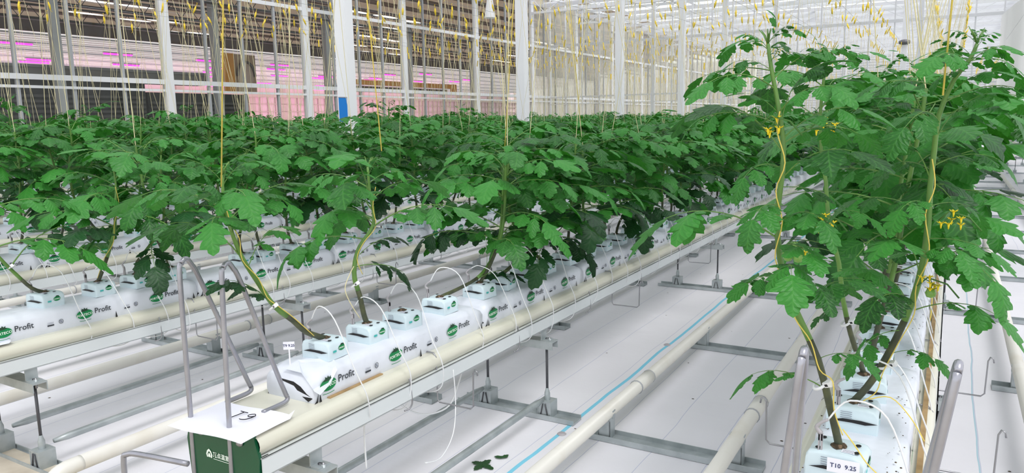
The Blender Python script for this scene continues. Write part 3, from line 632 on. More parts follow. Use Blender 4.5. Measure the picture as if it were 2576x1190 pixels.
def leaf_mesh(seed, hi=True, young=False, big=False):
    r = random.Random(seed * 13 + 5); mb = MB(); ns = (8 if big else 6) if hi else 3
    arch = r.uniform(.7, 1.25); rise = r.uniform(.2, .6); pts = []; p = Vector((0, 0, 0)); n = 8
    for i in range(n + 1):
        pts.append(p.copy()); a = rise - arch * (i / n) ** 1.3; p = p + Vector((math.cos(a), r.uniform(-.12, .12), math.sin(a))) / n
    th = .0095
    mb.tube(pts, [th * (1 - .7 * i / n) for i in range(n + 1)], 'stem', 5 if hi else 3, False)
    def at(t): i = min(int(t * n), n - 1); return pts[i].lerp(pts[i + 1], t * n - i), (pts[i + 1] - pts[i]).normalized()
    vs = []; fs = []; uvs = []
    sz = .43 if big else .345 if not young else .29
    specs = [(.40, .66), (.70, .92)] if big else [(.34, .62), (.56, .90), (.76, .86)] if hi else [(.42, .8), (.72, .95)]
    for t, s in specs:
        for sd in (-1, 1):
            o, d = at(t + r.uniform(-.02, .02)); side = Vector((0, 0, 1)).cross(d).normalized(); a = r.uniform(.75, 1.15)
            dd = (d * math.cos(a) + side * sd * math.sin(a) + Vector((0, 0, r.uniform(-.28, 0) if big else r.uniform(-.45, -.05)))).normalized(); L = sz * s * r.uniform(.85, 1.12)
            pet = .05 * r.uniform(.7, 1.3)
            if hi: mb.tube([o, o + dd * pet], .0045, 'stem', 3, False)
            leaflet(vs, fs, uvs, o + dd * pet, dd, Vector((0, 0, 1)) + d * .1, L, L * r.uniform(.38, .50), ns, r.uniform(.3, 1.3), r.uniform(.0, .6), r.random())
    if hi:
        for t in (.44, .66):
            for sd in (-1, 1):
                o, d = at(t); side = Vector((0, 0, 1)).cross(d).normalized(); dd = (d * .4 + side * sd + Vector((0, 0, -.1))).normalized(); L = sz * r.uniform(.16, .30)
                leaflet(vs, fs, uvs, o + dd * .012, dd, Vector((0, 0, 1)), L, L * .40, 3, .3, .1, r.random())
    o, d = at(.97); leaflet(vs, fs, uvs, o, d + Vector((0, 0, -.05)), Vector((0, 0, 1)) + d * .15, sz * 1.25, sz * .50, ns + 1 if hi else 3, r.uniform(.4, 1.1), r.uniform(0, .4), r.random(), .36)
    nb = len(mb.v); fb = len(mb.f); mb.add(vs, fs, 'leaf', True); me = mb.mesh('leaf')
    if hi:
        ul = me.uv_layers.new(name='UVMap'); arr = np.zeros(len(me.loops) * 2, dtype=np.float32); allu = [(.5, 1.0)] * nb + uvs
        vi = np.zeros(len(me.loops), dtype=np.int32); me.loops.foreach_get('vertex_index', vi); arr = np.array(allu, dtype=np.float32)[vi].ravel(); ul.data.foreach_set('uv', arr)
    return me
LEAVES = [leaf_mesh(s) for s in range(14)]; BIG = [leaf_mesh(200 + s, True, False, True) for s in range(8)]; YOUNG = [leaf_mesh(100 + s, True, True) for s in range(4)]
LOW = [leaf_mesh(s, False) for s in range(6)]
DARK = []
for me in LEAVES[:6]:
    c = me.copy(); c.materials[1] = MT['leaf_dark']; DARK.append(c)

def orient(o, az, pitch, L, roll=0.0, wid=1.0):
    return Matrix.Translation(o) @ Matrix.Rotation(az, 4, 'Z') @ Matrix.Rotation(-pitch, 4, 'Y') @ Matrix.Rotation(roll, 4, 'X') @ Matrix.Diagonal((L, L * wid, L, 1))
def stem_path(base, top, lean, r):                              # base, top: Vectors; S-shaped stem as in the photograph
    h = top.z - base.z; a = base.copy(); d = top - base
    return smooth_path([a, a + Vector((lean * .35, r.uniform(-.02, .02), h * .12)), a + Vector((lean * .95, d.y * .3, h * .34)), a + Vector((d.x * .6 + lean * .5, d.y * .5, h * .62)), a + Vector((d.x * .95, d.y * .9, h * .86)), top], 3)
def auto_leaves(path, r, n, t0=.30, size=.30, flat=.9):
    out = []; K = len(path) - 1; az = r.uniform(0, 6.28)
    for i in range(n):
        t = t0 + (1 - t0) * (i / max(1, n - 1)) ** .85; f = t * K; k = min(int(f), K - 1); p = path[k].lerp(path[k + 1], f - k)
        az += 2.4 + r.uniform(-.35, .35); young = t > .93
        L = size * (.62 + .55 * math.sin(PI * min(1, .15 + t * .8))) * r.uniform(.85, 1.15) * (.55 if young else 1)
        pitch = r.uniform(-.25, .25) + (.55 if young else .15 * t)
        out.append((p, az, pitch, L, r.uniform(-.35, .35), young, t))
    return out
def build_plant(name_label, path, leaves, r, group=None, rad=.0085, extra=None, bare_dark=True, shoot=True):
    base = path[0]; t = thing('tomato_plant', name_label, 'plant', base, group)
    loc = [p - base for p in path]; K = len(loc); mb = MB(); cut = max(2, int(K * .28))
    rs = [rad * (1 - .60 * (i / K) ** 1.3) for i in range(K)]
    mb.tube(loc[:cut + 1], rs[:cut + 1], 'stem_dark', 8); mb.tube(loc[cut:], rs[cut:], 'stem', 8)
    if shoot:
        for j in range(5):
            a = r.uniform(0, 6.28); mb.tube([loc[-1], loc[-1] + Vector((math.cos(a) * .01, math.sin(a) * .01, .018)), loc[-1] + Vector((math.cos(a) * .022, math.sin(a) * .022, .024 + r.uniform(0, .015)))], [.0028, .002, .001], 'stem', 4)
    mb.build('stem', t)
    for p, az, pitch, L, roll, young, tt in leaves:
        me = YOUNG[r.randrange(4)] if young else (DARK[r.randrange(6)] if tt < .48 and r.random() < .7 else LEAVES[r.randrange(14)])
        obj('leaf', me, t, mw=orient(p - base, az, pitch, L, roll))
    for e in extra or []: e(t, base)
    return t
def leaf_to(p0, p1, variant=0, roll=0.0, wid=1.0, dark=False):   # explicit leaf reaching from the stem to a tip
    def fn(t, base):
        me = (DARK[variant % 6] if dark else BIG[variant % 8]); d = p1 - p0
        end = Vector((0, 0, 0)); vv = [v.co for v in me.vertices]; far = max(vv, key=lambda c: c.length); L = d.length / far.length
        q0 = math.atan2(far.z, math.hypot(far.x, far.y)); q1 = math.atan2(d.z, math.hypot(d.x, d.y))
        obj('leaf', me, t, mw=orient(p0 - base, math.atan2(d.y, d.x) - math.atan2(far.y, far.x), q1 - q0, L, roll, wid))
    return fn
def flower(px, py, X=None, Y=None, n=4, fruit=0):
    def fn(t, base):
        c = (atX(px, py, X) if X else atY(px, py, Y)) - base; rr = random.Random(px * 3 + py); mb = MB()
        mb.tube([c + Vector((.0, .03, -.01)), c + Vector((0, .01, .012)), c + Vector((.0, -.03, .0)), c + Vector((0, -.055, -.03))], .002, 'sepal_green', 5)
        f = MB(); g = MB()
        for i in range(n + 2):
            o = c + Vector((rr.uniform(-.015, .015), rr.uniform(-.03, .025), rr.uniform(-.03, .015)))
            mb.tube([c, o], .0012, 'sepal_green', 4)
            if i < fruit:
                g.lathe([(0, .011), (.008, .009), (.012, 0), (.009, -.009), (0, -.012)], 'fruit_green', 12, o)
                for q in range(5): a = q * 1.257; mb.tube([o + Vector((0, 0, .010)), o + Vector((math.cos(a) * .014, math.sin(a) * .014, .012))], [.0015, .0006], 'sepal_green', 3)
            else:
                for q in range(6):
                    a = q * 1.047 + rr.random(); u_ = Vector((math.cos(a), math.sin(a), .1)); v_ = Vector((-math.sin(a), math.cos(a), 0)); f.add([o, o + u_ * .005 + v_ * .0028, o + u_ * .011 + Vector((0, 0, .004)), o + u_ * .005 - v_ * .0028], [(0, 1, 2, 3)], 'petal')
                f.tube([o, o + Vector((0, 0, -.012))], [.003, .0012], 'petal', 6)
        tr = mb.build('flower_truss', t)
        if f.v: f.build('petals', tr)
        if g.v: g.build('green_fruit', tr)
    return fn

CT = .662 + .064
placed = set()
# --- the tall right-hand plants (T10)
X1 = 1.66
P = [Vector((1.66, .170, CT))] + [atX(a, b_, X1) for a, b_ in ((2104, 1090), (2085, 1010), (2058, 905), (2015, 810), (1985, 740), (1962, 650), (1955, 540), (1968, 440), (1970, 350), (1955, 250), (1940, 170), (1932, 110))]
P = smooth_path(P, 2)
def a1(a, b_, dx=0.0): return atX(a, b_, X1 + dx)
ex = [leaf_to(a1(1955, 598), a1(1585, 655, -.05), 1, .2), leaf_to(a1(1990, 760), a1(1840, 735, -.05), 2), leaf_to(a1(1990, 700), a1(1835, 770, -.1), 3, -.3), leaf_to(a1(1965, 470), a1(2150, 560, .05), 4), leaf_to(a1(2065, 900), a1(2210, 960, -.05), 5),
      leaf_to(a1(2070, 975), a1(1838, 1005, .02), 6), leaf_to(a1(1968, 380), a1(1690, 350, .1), 7), leaf_to(a1(1968, 295), a1(2170, 160, .0), 8, 0, .8), leaf_to(a1(1945, 180), a1(1802, 200, -.05), 9), leaf_to(a1(1938, 130), a1(1812, 170, .08), 10),
      leaf_to(a1(1940, 150), a1(2060, 180, .08), 11), leaf_to(a1(1955, 280), a1(1818, 245, -.08), 12), leaf_to(a1(1938, 100), a1(2060, 110, .0), 13), leaf_to(a1(1965, 450), a1(2250, 440, -.1), 3), leaf_to(a1(1962, 560), a1(2100, 640, -.12), 7),
      leaf_to(a1(1932, 110), a1(1925, 25, .0), 2, 0, .35), leaf_to(a1(1960, 420), a1(1850, 520, -.12), 0), leaf_to(a1(2005, 790), a1(2230, 760, -.08), 9), leaf_to(a1(1968, 350), a1(2260, 330, .05), 6), leaf_to(a1(1985, 740), a1(2095, 800, -.15), 6), leaf_to(a1(1975, 690), a1(1995, 800, -.22), 1), leaf_to(a1(1962, 620), a1(2070, 700, -.15), 4), leaf_to(a1(1960, 520), a1(1880, 640, -.15), 2), flower(1950, 305, X=1.64, n=2)]
build_plant('tallest tomato plant, first of the right-hand row, leaning left at the bottom label', P, auto_leaves(P, random.Random(61), 11, .74, .185), R, 'tall right-hand tomato plants', .0085, ex); placed.add((0, 0))
X2 = 1.95
P = smooth_path([Vector((1.95, .17, CT))] + [atX(a, b_, X2) for a, b_ in ((2180, 975), (2215, 925), (2255, 850), (2295, 760), (2322, 660), (2335, 560), (2340, 470), (2350, 380), (2362, 290), (2400, 200), (2440, 150), (2458, 110))], 2)
def a2(a, b_, dx=0.0): return atX(a, b_, X2 + dx)
ex = [leaf_to(a2(2300, 780), a2(2576, 890, -.05), 1), leaf_to(a2(2325, 640), a2(2520, 820, -.12), 2), leaf_to(a2(2270, 830), a2(2130, 960, -.08), 3), leaf_to(a2(2330, 600), a2(2560, 700, -.05), 4), leaf_to(a2(2335, 545), a2(2080, 560, -.05), 5),
      leaf_to(a2(2340, 450), a2(2110, 350, -.1), 6), leaf_to(a2(2345, 420), a2(2560, 470, 0), 7), leaf_to(a2(2290, 790), a2(2090, 700, -.1), 8), leaf_to(a2(2240, 890), a2(2390, 960, -.05), 9), leaf_to(a2(2355, 350), a2(2576, 260, 0), 10),
      leaf_to(a2(2440, 160), a2(2290, 160, -.04), 11), leaf_to(a2(2450, 130), a2(2545, 130, .0), 12), leaf_to(a2(2430, 180), a2(2340, 240, -.04), 13), leaf_to(a2(2455, 120), a2(2440, 75, .02), 2, 0, .5), leaf_to(a2(2335, 520), a2(2480, 600, .1), 5), leaf_to(a2(2345, 430), a2(2200, 480, .1), 0),
      leaf_to(a2(2400, 230), a2(2570, 200, -.05), 3), leaf_to(a2(2360, 320), a2(2180, 250, .0), 4),
      leaf_to(a2(2300, 765), a2(2170, 840, -.18), 2), leaf_to(a2(2312, 700), a2(2190, 660, -.2), 7), leaf_to(a2(2325, 640), a2(2440, 710, -.15), 5), leaf_to(a2(2335, 520), a2(2240, 600, -.15), 1),
      flower(2345, 712, X=1.93, n=5, fruit=1), flower(2400, 545, X=1.95, n=4)]
build_plant('tall tomato plant with yellow flowers, second of the right-hand row', P, auto_leaves(P, random.Random(28), 11, .74, .185), R, 'tall right-hand tomato plants', .0090, ex); placed.add((0, 1))
X3 = 2.18
P = smooth_path([Vector((2.18, .17, CT))] + [atX(a, b_, X3) for a, b_ in ((2160, 900), (2140, 840), (2120, 750), (2110, 660), (2085, 560), (2078, 460), (2066, 380), (2064, 280), (2075, 180), (2085, 150))], 2)
def a3(a, b_, dx=0.0): return atX(a, b_, X3 + dx)
ex = [leaf_to(a3(2110, 640), a3(1960, 690, -.05), 2), leaf_to(a3(2085, 540), a3(2230, 600, -.05), 3), leaf_to(a3(2120, 700), a3(2250, 760, -.05), 4), leaf_to(a3(2075, 430), a3(2260, 420, 0), 5), leaf_to(a3(2070, 380), a3(1930, 410, -.05), 6), leaf_to(a3(2064, 260), a3(2230, 230, 0), 7), leaf_to(a3(2070, 200), a3(1960, 230, 0), 8), leaf_to(a3(2085, 150), a3(2190, 160, 0), 9), leaf_to(a3(2080, 170), a3(2050, 110, 0), 10, 0, .7), leaf_to(a3(2130, 780), a3(2040, 830, -.05), 11), leaf_to(a3(2075, 330), a3(2250, 320, -.05), 12),
      flower(2072, 312, X=2.0, n=6), flower(2075, 550, X=2.05, n=5), flower(1995, 622, X=1.9, n=6, fruit=6)]
build_plant('tomato plant with flowers and green fruit between the two tallest plants', P, auto_leaves(P, random.Random(30), 11, .74, .185), R, 'tall right-hand tomato plants', .0075, ex); placed.add((0, 2))

# --- near plants of the T9 row
def hero(k, i, pts, label, n, size, seed, t0=.28, ex=None, Y=None, rad=.0085, extra_leaves=None):
    r = random.Random(seed); Y = Y or YC(k) - .015; X = cube_xs(k)[i]; path = smooth_path([Vector((X, Y, CT - .004))] + [atY(a, b_, Y) for a, b_ in pts], 3)
    build_plant(label, path, auto_leaves(path, r, n, t0, size), r, 'near tomato plants of ' + rowname(k), rad, ex); placed.add((k, i))
def y9(a, b_, dy=0.0): return atY(a, b_, 1.775 + dy)
def y8(a, b_, dy=0.0): return atY(a, b_, YC(2) - .015 + dy)
hero(1, 0, ((770, 835), (735, 805), (690, 770), (645, 705), (610, 650), (585, 590), (565, 520), (558, 440)), 'tomato plant leaning far left over the wire hoops, first of the T9 row', 7, .28, 3, .76,
     [leaf_to(y9(600, 640), y9(305, 622, .02), 3, .2, .8), leaf_to(y9(690, 772), y9(520, 745, -.02), 2, 0, .8, True), leaf_to(y9(600, 620), y9(500, 490, .05), 4, 0, .8), leaf_to(y9(625, 670), y9(760, 590, .02), 5, 0, .8), leaf_to(y9(570, 540), y9(440, 510, -.1), 6), leaf_to(y9(560, 470), y9(700, 430, -.1), 7), leaf_to(y9(580, 560), y9(700, 540, -.1), 8)], rad=.0098)
hero(1, 1, ((915, 790), (905, 745), (892, 700), (893, 660), (905, 620), (935, 575), (940, 540), (930, 480), (925, 420)), 'tomato plant with a thick kinked stem, second of the T9 row', 8, .30, 2, .6,
     [leaf_to(y9(893, 672), y9(1035, 735, -.08), 3, .3, 1, True), leaf_to(y9(905, 640), y9(1030, 620, -.08), 9, 0, .9, True), leaf_to(y9(935, 560), y9(800, 620, -.05), 2, 0, .8), leaf_to(y9(930, 500), y9(830, 420, -.1), 5), leaf_to(y9(930, 460), y9(1060, 470, -.1), 6)], rad=.0098)
hero(1, 3, ((1150, 728), (1200, 700), (1232, 660), (1255, 600), (1262, 540), (1265, 470), (1267, 400)), 'tomato plant with a long low arching stem, fourth cube of the T9 row', 10, .29, 3, .5,
     [leaf_to(y9(1195, 705), y9(1320, 712, -.08), 4, 0, .9, True), leaf_to(y9(1225, 680), y9(1200, 560, -.05), 5, 0, .6)])
hero(1, 5, ((1310, 650), (1345, 625), (1385, 600), (1395, 540), (1398, 470), (1400, 400)), 'tomato plant on the sixth cube of the T9 row, stem bowed right', 12, .29, 4, .4, [leaf_to(y9(1385, 600), y9(1480, 660, -.08), 7, 0, 1, True)])
hero(2, 0, ((80, 725), (40, 690), (0, 650), (-40, 600), (-50, 520), (-50, 450)), 'tomato plant leaning out of the left edge, first behind the T9 row', 9, .30, 5, .4)
hero(2, 1, ((258, 680), (275, 630), (288, 580), (290, 530), (292, 470), (285, 420)), 'tomato plant with an upright stem, second behind the T9 row', 12, .30, 6, .3, [leaf_to(y8(290, 545), y8(195, 500, -.05), 8, 0, 1, True), leaf_to(y8(285, 590), y8(370, 560, -.05), 3, 0, 1, True)], rad=.0095)
hero(2, 2, ((345, 660), (375, 620), (408, 570), (412, 510), (405, 450), (405, 390)), 'tomato plant with a bowed stem, third behind the T9 row', 12, .29, 7, .35)
hero(2, 4, ((602, 600), (612, 550), (620, 500), (622, 450), (620, 390)), 'tomato plant behind the thick leaning stem of the first T9 plant', 12, .29, 8, .35)

# --- all other plants: 300 as things, the rest as one mass
PROTO = []
for s in range(10):
    r = random.Random(500 + s); h = .62 + r.uniform(-.04, .04); lean = r.uniform(-.20, .20); top = Vector((lean * 1.1 + r.uniform(-.05, .05), r.uniform(-.08, .08), h))
    path = stem_path(Vector((0, 0, 0)), top, lean, r); mb = MB(); K = len(path); cut = 5; rs = [.0080 * (1 - .4 * i / K) for i in range(K)]
    mb.tube(path[:cut + 1], rs[:cut + 1], 'stem_dark', 6, False); mb.tube(path[cut:], rs[cut:], 'stem', 6, False); PROTO.append((mb.mesh('stem'), auto_leaves(path, r, 18, .30, .268), h, top))
TOP = {}
def plant_height(k, X, r):
    if k == 0: return (.82 if X < 6 else .90) + r.uniform(-.07, .07)
    if k == 1: return .58 + .12 * min(1, max(0, (X - 3) / 5)) + r.uniform(-.05, .06)
    if k == 2: return .66 + r.uniform(-.05, .07)
    return .665 + .013 * k + r.uniform(-.10, .08) + (.16 if r.random() < .05 else 0)
rest = []
cnt = len(placed)
for d, k, i, X in allc:
    if (k, i) in placed: continue
    r = random.Random(k * 1000 + i)
    if k == 1 and i == 2: continue
    hgt = plant_height(k, X, r); s = r.randrange(10); me, lv, h, top = PROTO[s]; rz = r.uniform(-.5, .5) + (PI if r.random() < .5 else 0); sc_ = hgt / h
    wide = 1.12
    base = Vector((X, YC(k) + (-.015 if k else .02), CT - .006)); TOP[(k, i)] = base + Matrix.Rotation(rz, 3, 'Z') @ Vector((top.x * wide, top.y * wide, hgt))
    if cnt < 300:
        cnt += 1
        if k == 0: lab = 'tall leafy tomato plant, %s' % spot('p', k, X)
        elif i < 8 and k < 4: lab = 'leafy tomato plant on the %s cube of %s' % (nth_word(i), rowname(k))
        else: lab = 'leafy tomato plant, %s' % spot('p', k, X)
        t = thing('tomato_plant', lab, 'plant', base, 'tomato plants of ' + rowname(k)); t.rotation_euler = (0, 0, rz); t.scale = (wide, wide, sc_)
        obj('stem', me, t)
        for p, az, pitch, L, roll, young, tt in lv:
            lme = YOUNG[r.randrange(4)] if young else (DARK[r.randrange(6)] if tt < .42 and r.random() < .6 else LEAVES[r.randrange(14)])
            obj('leaf', lme, t, mw=orient(p, az + r.uniform(-.3, .3), pitch, L * r.uniform(.9, 1.12) * (1.0 if k == 0 else 1), roll) @ Matrix.Diagonal((1, 1, 1 / sc_, 1)))
    else: rest.append((base, rz, wide, sc_, lv, k, me))
# the mass of far plants: leaf geometry joined with numpy
low = []
for me in LOW:
    v = np.zeros(len(me.vertices) * 3, dtype=np.float32); me.vertices.foreach_get('co', v); v = v.reshape(-1, 3)
    me.calc_loop_triangles(); f = np.zeros(len(me.loop_triangles) * 3, dtype=np.int32); me.loop_triangles.foreach_get('vertices', f); mi = np.zeros(len(me.loop_triangles), dtype=np.int32); me.loop_triangles.foreach_get('material_index', mi)
    low.append((v, f.reshape(-1, 3), mi))
V = []; F = []; MI = []; off = 0; rr = random.Random(5)
for base, rz, wide, sc_, lv, k, me in rest:
    M0 = Matrix.Translation(base) @ Matrix.Rotation(rz, 4, 'Z') @ Matrix.Diagonal((wide, wide, sc_, 1))
    for q, (p, az, pitch, L, roll, young, tt) in enumerate(lv):
        if tt < .45 and k > 2: continue
        v, f, mi = low[rr.randrange(6)]; M = np.array(M0 @ orient(p, az + rr.uniform(-.4, .4), pitch, L * rr.uniform(.95, 1.2), roll), dtype=np.float32)
        V.append(v @ M[:3, :3].T + M[:3, 3]); F.append(f + off); MI.append(mi); off += len(v)
def np_obj(name, V, F, MI, mats):
    V = np.concatenate(V); F = np.concatenate(F); MI = np.concatenate(MI); me = bpy.data.meshes.new(name)
    me.vertices.add(len(V)); me.vertices.foreach_set('co', V.ravel()); me.loops.add(len(F) * 3); me.loops.foreach_set('vertex_index', F.ravel().astype(np.int32))
    me.polygons.add(len(F)); me.polygons.foreach_set('loop_start', np.arange(0, len(F) * 3, 3, dtype=np.int32)); me.polygons.foreach_set('material_index', MI.astype(np.int32)); me.polygons.foreach_set('use_smooth', np.ones(len(F), dtype=bool))
    for m in mats: me.materials.append(MT[m])
    me.update(calc_edges=True); return obj(name, me)
mo = np_obj('tomato_foliage', V, F, MI, ['stem', 'leaf_far'] if 'leaf_far' in MT else ['stem', 'leaf']); print('FAR', len(rest), 'tris', sum(len(f) for f in F))
tag(mo, 'dense green mass of tomato plants filling the far rows', 'plants', kind='stuff')

# ------------------------------------------------------------------ hanging twine hooks
mb = MB(); mb.tube(smooth_path([(-.012, 0, .16), (0, 0, .175), (.012, 0, .16), (.0, 0, .12), (.0, 0, -.02), (.02, 0, -.05)], 3), .0035, 'bobbin_yellow', 5); hk = mb.mesh('hook')
mb = MB(); mb.tube([(0, 0, .11), (.004, 0, .06), (0, 0, -.01)], [.011, .019, .012], 'bobbin_yellow', 6); bob = mb.mesh('twine_winding')
ZB = H + 2.0
mb = MB(); mb.tube([(0, 0, 0), (0, 0, -1)], .0022, 'twine', 5, False); tw = mb.mesh('twine')
mb = MB(); mb.tube([(0, 0, 0), (0, 0, -1)], .0024, 'twine_pale', 4, False); tw2 = mb.mesh('twine')
nh = 0; stf = MB(); cand = []
for d, k, i, X in allc:
    s = 1 if (i % 2) else -1
    top = Vector((X + R.uniform(-.05, .05), YC(k) + s * .27, ZB + R.uniform(-.16, .16)))
    if (k, i) in placed: continue
    end = TOP.get((k, i)); 
    if end is None or k == -1: continue
    q = proj(top)[1]; cand.append((0 if (-40 < q < 200) else 1, d, k, i, top, end))
cand.sort(key=lambda c: (c[0], c[1]))
for vis, d, k, i, top, end in cand:
    dv = end - top; L = dv.length; rot = Vector((0, 0, -1)).rotation_difference(dv)
    if nh < 300:
        nh += 1
        t = thing('twine_hook', 'yellow wound twine hook, %s' % spot('h', k, top.x), 'twine hook', top, 'twine hooks over ' + rowname(k))
        tilt = R.uniform(-.45, .45); q = obj('hook', hk, t); q.rotation_euler = (tilt, tilt * .8, R.uniform(0, 3)); w_ = obj('twine_winding', bob, t); w_.rotation_euler = q.rotation_euler
        o = obj('twine', tw2 if d > 6 else tw, t); o.rotation_mode = 'QUATERNION'; o.rotation_quaternion = rot; o.scale = (1, 1, L)
    else:
        stf.tube([top, end], .0022, 'twine_pale', 3, False)
        if vis == 0: a_ = R.uniform(-.05, .05); stf.tube([top + Vector((a_, a_, .13)), top + Vector((-a_, -a_, -.04))], .014, 'bobbin_yellow', 4, False)
if stf.v: tag(stf.build('hanging_twine'), 'many more pale twines hanging down into the rows', 'twine', kind='stuff')
# twines seen beyond the end wall
mb = MB()
for i in range(260):
    X = 29 + R.random() * 20; Y = -6 + 1.64 * R.randrange(13) + R.choice((-.27, .27)); mb.tube([(X, Y, 3.5), (X + R.uniform(-.1, .1), Y, 1.2)], .006, 'twine_pale', 3, False)
    mb.tube([(X, Y, 3.55), (X + R.uniform(-.04, .04), Y, 3.3)], .018, 'bobbin_yellow', 4, False)
tag(mb.build('distant_twine'), 'pale twines and yellow hooks hanging beyond the end glass wall', 'twine', kind='stuff')
# overhead wires the hooks hang on
for k in ROWS[:10]:
    for s in (-1, 1):
        mb = MB(); mb.tube([(1, 0, 0), (27.8, 0, 0)], .003, 'wire', 4); thing('crop_wire', 'thin overhead crop wire above %s, %s side' % (rowname(k), 'near' if s < 0 else 'far'), 'wire', (0, YC(k) + s * .27, ZB + .17), data=mb.mesh('crop_wire'))
# strings of the hero plants, one long twine each
def hang(px, py, Y=None, X=None, label='', top=(0, 0)):
    e = atY(px, py, Y) if Y else atX(px, py, X); tp = Vector((e.x + top[0], e.y + top[1], ZB))
    mb = MB(); r_ = .0022; mb.tube([Vector((0, 0, 0)), (e - tp) * .5 + Vector((.004, 0, 0)), e - tp], r_, 'twine', 5); thing('support_string', label, 'string', tp, data=mb.mesh('support_string'))
hang(557, 470, Y=1.775, label='yellow support string down to the plant leaning over the hoops', top=(.02, -.25))
hang(960, 380, Y=1.775, label='yellow support string down to the thick kinked plant', top=(.06, .2))
hang(1268, 400, Y=1.775, label='yellow support string down to the long arching plant', top=(0, -.2))
hang(2372, 240, X=1.9, label='yellow support string beside the second tall plant', top=(0, -.05))
hang(1462, 330, Y=1.9, label='yellow support string right of the second broad column', top=(0, .2))
def wind(pts, fn, label, r_=.0014, m='twine'):
    mb = MB(); P = [fn(a, b_) for a, b_ in pts]; mb.tube(smooth_path(P, 4), r_, m, 5); thing('twine_length', label, 'twine', data=mb.mesh('twine_length'))
wind(((2120, 1095), (2098, 1030), (2095, 960), (2062, 930), (2040, 860), (2000, 800), (1990, 740), (1950, 650), (1968, 560), (1952, 480), (1975, 410), (1955, 330), (1962, 280)), lambda a, b_: atX(a, b_, X1 - .014), 'yellow twine spiralling up the stem of the tallest plant')
wind(((2170, 1010), (2205, 985), (2222, 935), (2262, 860), (2300, 790), (2305, 720), (2338, 640), (2328, 540), (2352, 470), (2345, 400)), lambda a, b_: atX(a, b_, X2 - .016), 'yellow twine spiralling up the second tall plant')
wind(((2305, 1190), (2312, 1120), (2300, 1060), (2318, 980), (2335, 900), (2330, 860), (2342, 790), (2345, 720)), lambda a, b_: atY(a, b_, -.012) if False else atX(a, b_, 2.0 + (1190 - b_) * .004), 'yellow twine bundle lying along the near edge of the right-hand gutter', .0032)
wind(((2185, 1005), (2240, 1000), (2290, 1050), (2325, 1110)), lambda a, b_: atX(a, b_, 1.86), 'loose yellow twine crossing the right-hand slab')
wind(((2120, 1080), (2150, 1120), (2180, 1165), (2215, 1200)), lambda a, b_: atX(a, b_, 1.60), 'loose yellow twine trailing over the first right-hand cube')
wind(((790, 845), (740, 800), (700, 770), (672, 748), (650, 700), (610, 655), (602, 600), (580, 560), (562, 500)), lambda a, b_: y9(a, b_, -.012), 'yellow twine wound on the leaning stem over the hoops')
wind(((912, 690), (898, 650), (915, 610), (945, 570), (938, 520), (945, 470)), lambda a, b_: y9(a, b_, -.012), 'yellow twine wound on the thick kinked stem')
wind(((905, 800), (880, 760), (868, 725), (880, 690), (890, 670)), lambda a, b_: y9(a, b_, -.03), 'pale loose twine looping beside the second T9 cube', .0016, 'twine_pale')
wind(((245, 700), (262, 650), (285, 610), (288, 560), (300, 520), (290, 470)), lambda a, b_: y8(a, b_, -.014), 'yellow twine on the upright stem behind the T9 row')

# ------------------------------------------------------------------ stem clips, labels, paper sheet
mb = MB(); mb.tube([(.014 * math.cos(a), .014 * math.sin(a), 0) for a in [2 * PI * i / 12 for i in range(13)]], .0035, 'tube_white', 6); mb.box(.012, .03, -.006, .006, -.006, .006, 'tube_white'); mb.box(.015, .022, -.0065, .0065, -.003, .003, 'black_gap'); clip = mb.mesh('stem_clip')
for p, lab in ((y9(688, 772), 'white plastic stem clip on the plant leaning over the hoops'), (y9(893, 716), 'white plastic stem clip on the thick kinked stem'), (atX(2062, 968, X1), 'white plastic stem clip on the tallest plant'), (atX(2225, 918, X2), 'white plastic stem clip on the second tall plant'), (atX(2128, 812, X3), 'white plastic stem clip on the third right-hand plant'), (y8(30, 672), 'white plastic stem clip at the far left edge'), (y8(248, 672, -.01), 'white plastic stem clip on the upright stem behind the T9 row')):
    t = thing('stem_clip', lab, 'clip', p, data=clip); t.rotation_euler = (.5, -.4, -2.0)
mb = MB(); nx, ny = 10, 12; hx, hy = .105, .1485; vs = []
for i in range(nx + 1):
    for j in range(ny + 1):
        u = -hx + 2 * hx * i / nx; v = -hy + 2 * hy * j / ny
        z = .004 + .0035 * math.sin(u * 30 + 1) * math.sin(v * 22) - (.10 * max(0, -u - .055) ** 1.4) + (.02 if (i == nx and j == 0) else 0); vs.append((u, v, z + .002))
mb.add(vs, [(i * (ny + 1) + j, (i + 1) * (ny + 1) + j, (i + 1) * (ny + 1) + j + 1, i * (ny + 1) + j + 1) for i in range(nx) for j in range(ny)], 'paper', True)
t = thing('paper_sheet', 'white sheet of paper marked T9 on the gutter end', 'paper', (1.375, 1.788, .563)); t.rotation_euler = (0, 0, .06); mb.build('sheet', t)
mb = MB(); st = lambda pts, r_: mb.tube([Vector((.030 + v_ * .85, -u_ * .92 - .014, .0118)) for u_, v_ in (smooth_path([(a, b_, 0) for a, b_ in pts], 3) and [(q.x, q.y) for q in smooth_path([(a, b_, 0) for a, b_ in pts], 3)])], r_, 'ink', 4)
st([(-.040, .030), (-.022, .028), (-.006, .028)], .0014); st([(-.022, .028), (-.024, .0), (-.028, -.026)], .0014)
st([(.036, .020), (.026, .029), (.014, .022), (.012, .010), (.022, .003), (.034, .012), (.036, .020), (.036, .0), (.028, -.020), (.014, -.026), (.006, -.024)], .0014)
mb.build('handwriting', t)
t = thing('paper_sheet', 'blank white sheet of paper at the left edge on the gutter end behind T9', 'paper', (1.40, YC(2), .563)); mb = MB(); mb.add(vs, [(i * (ny + 1) + j, (i + 1) * (ny + 1) + j, (i + 1) * (ny + 1) + j + 1, i * (ny + 1) + j + 1) for i in range(nx) for j in range(ny)], 'paper', True); mb.build('sheet', t)
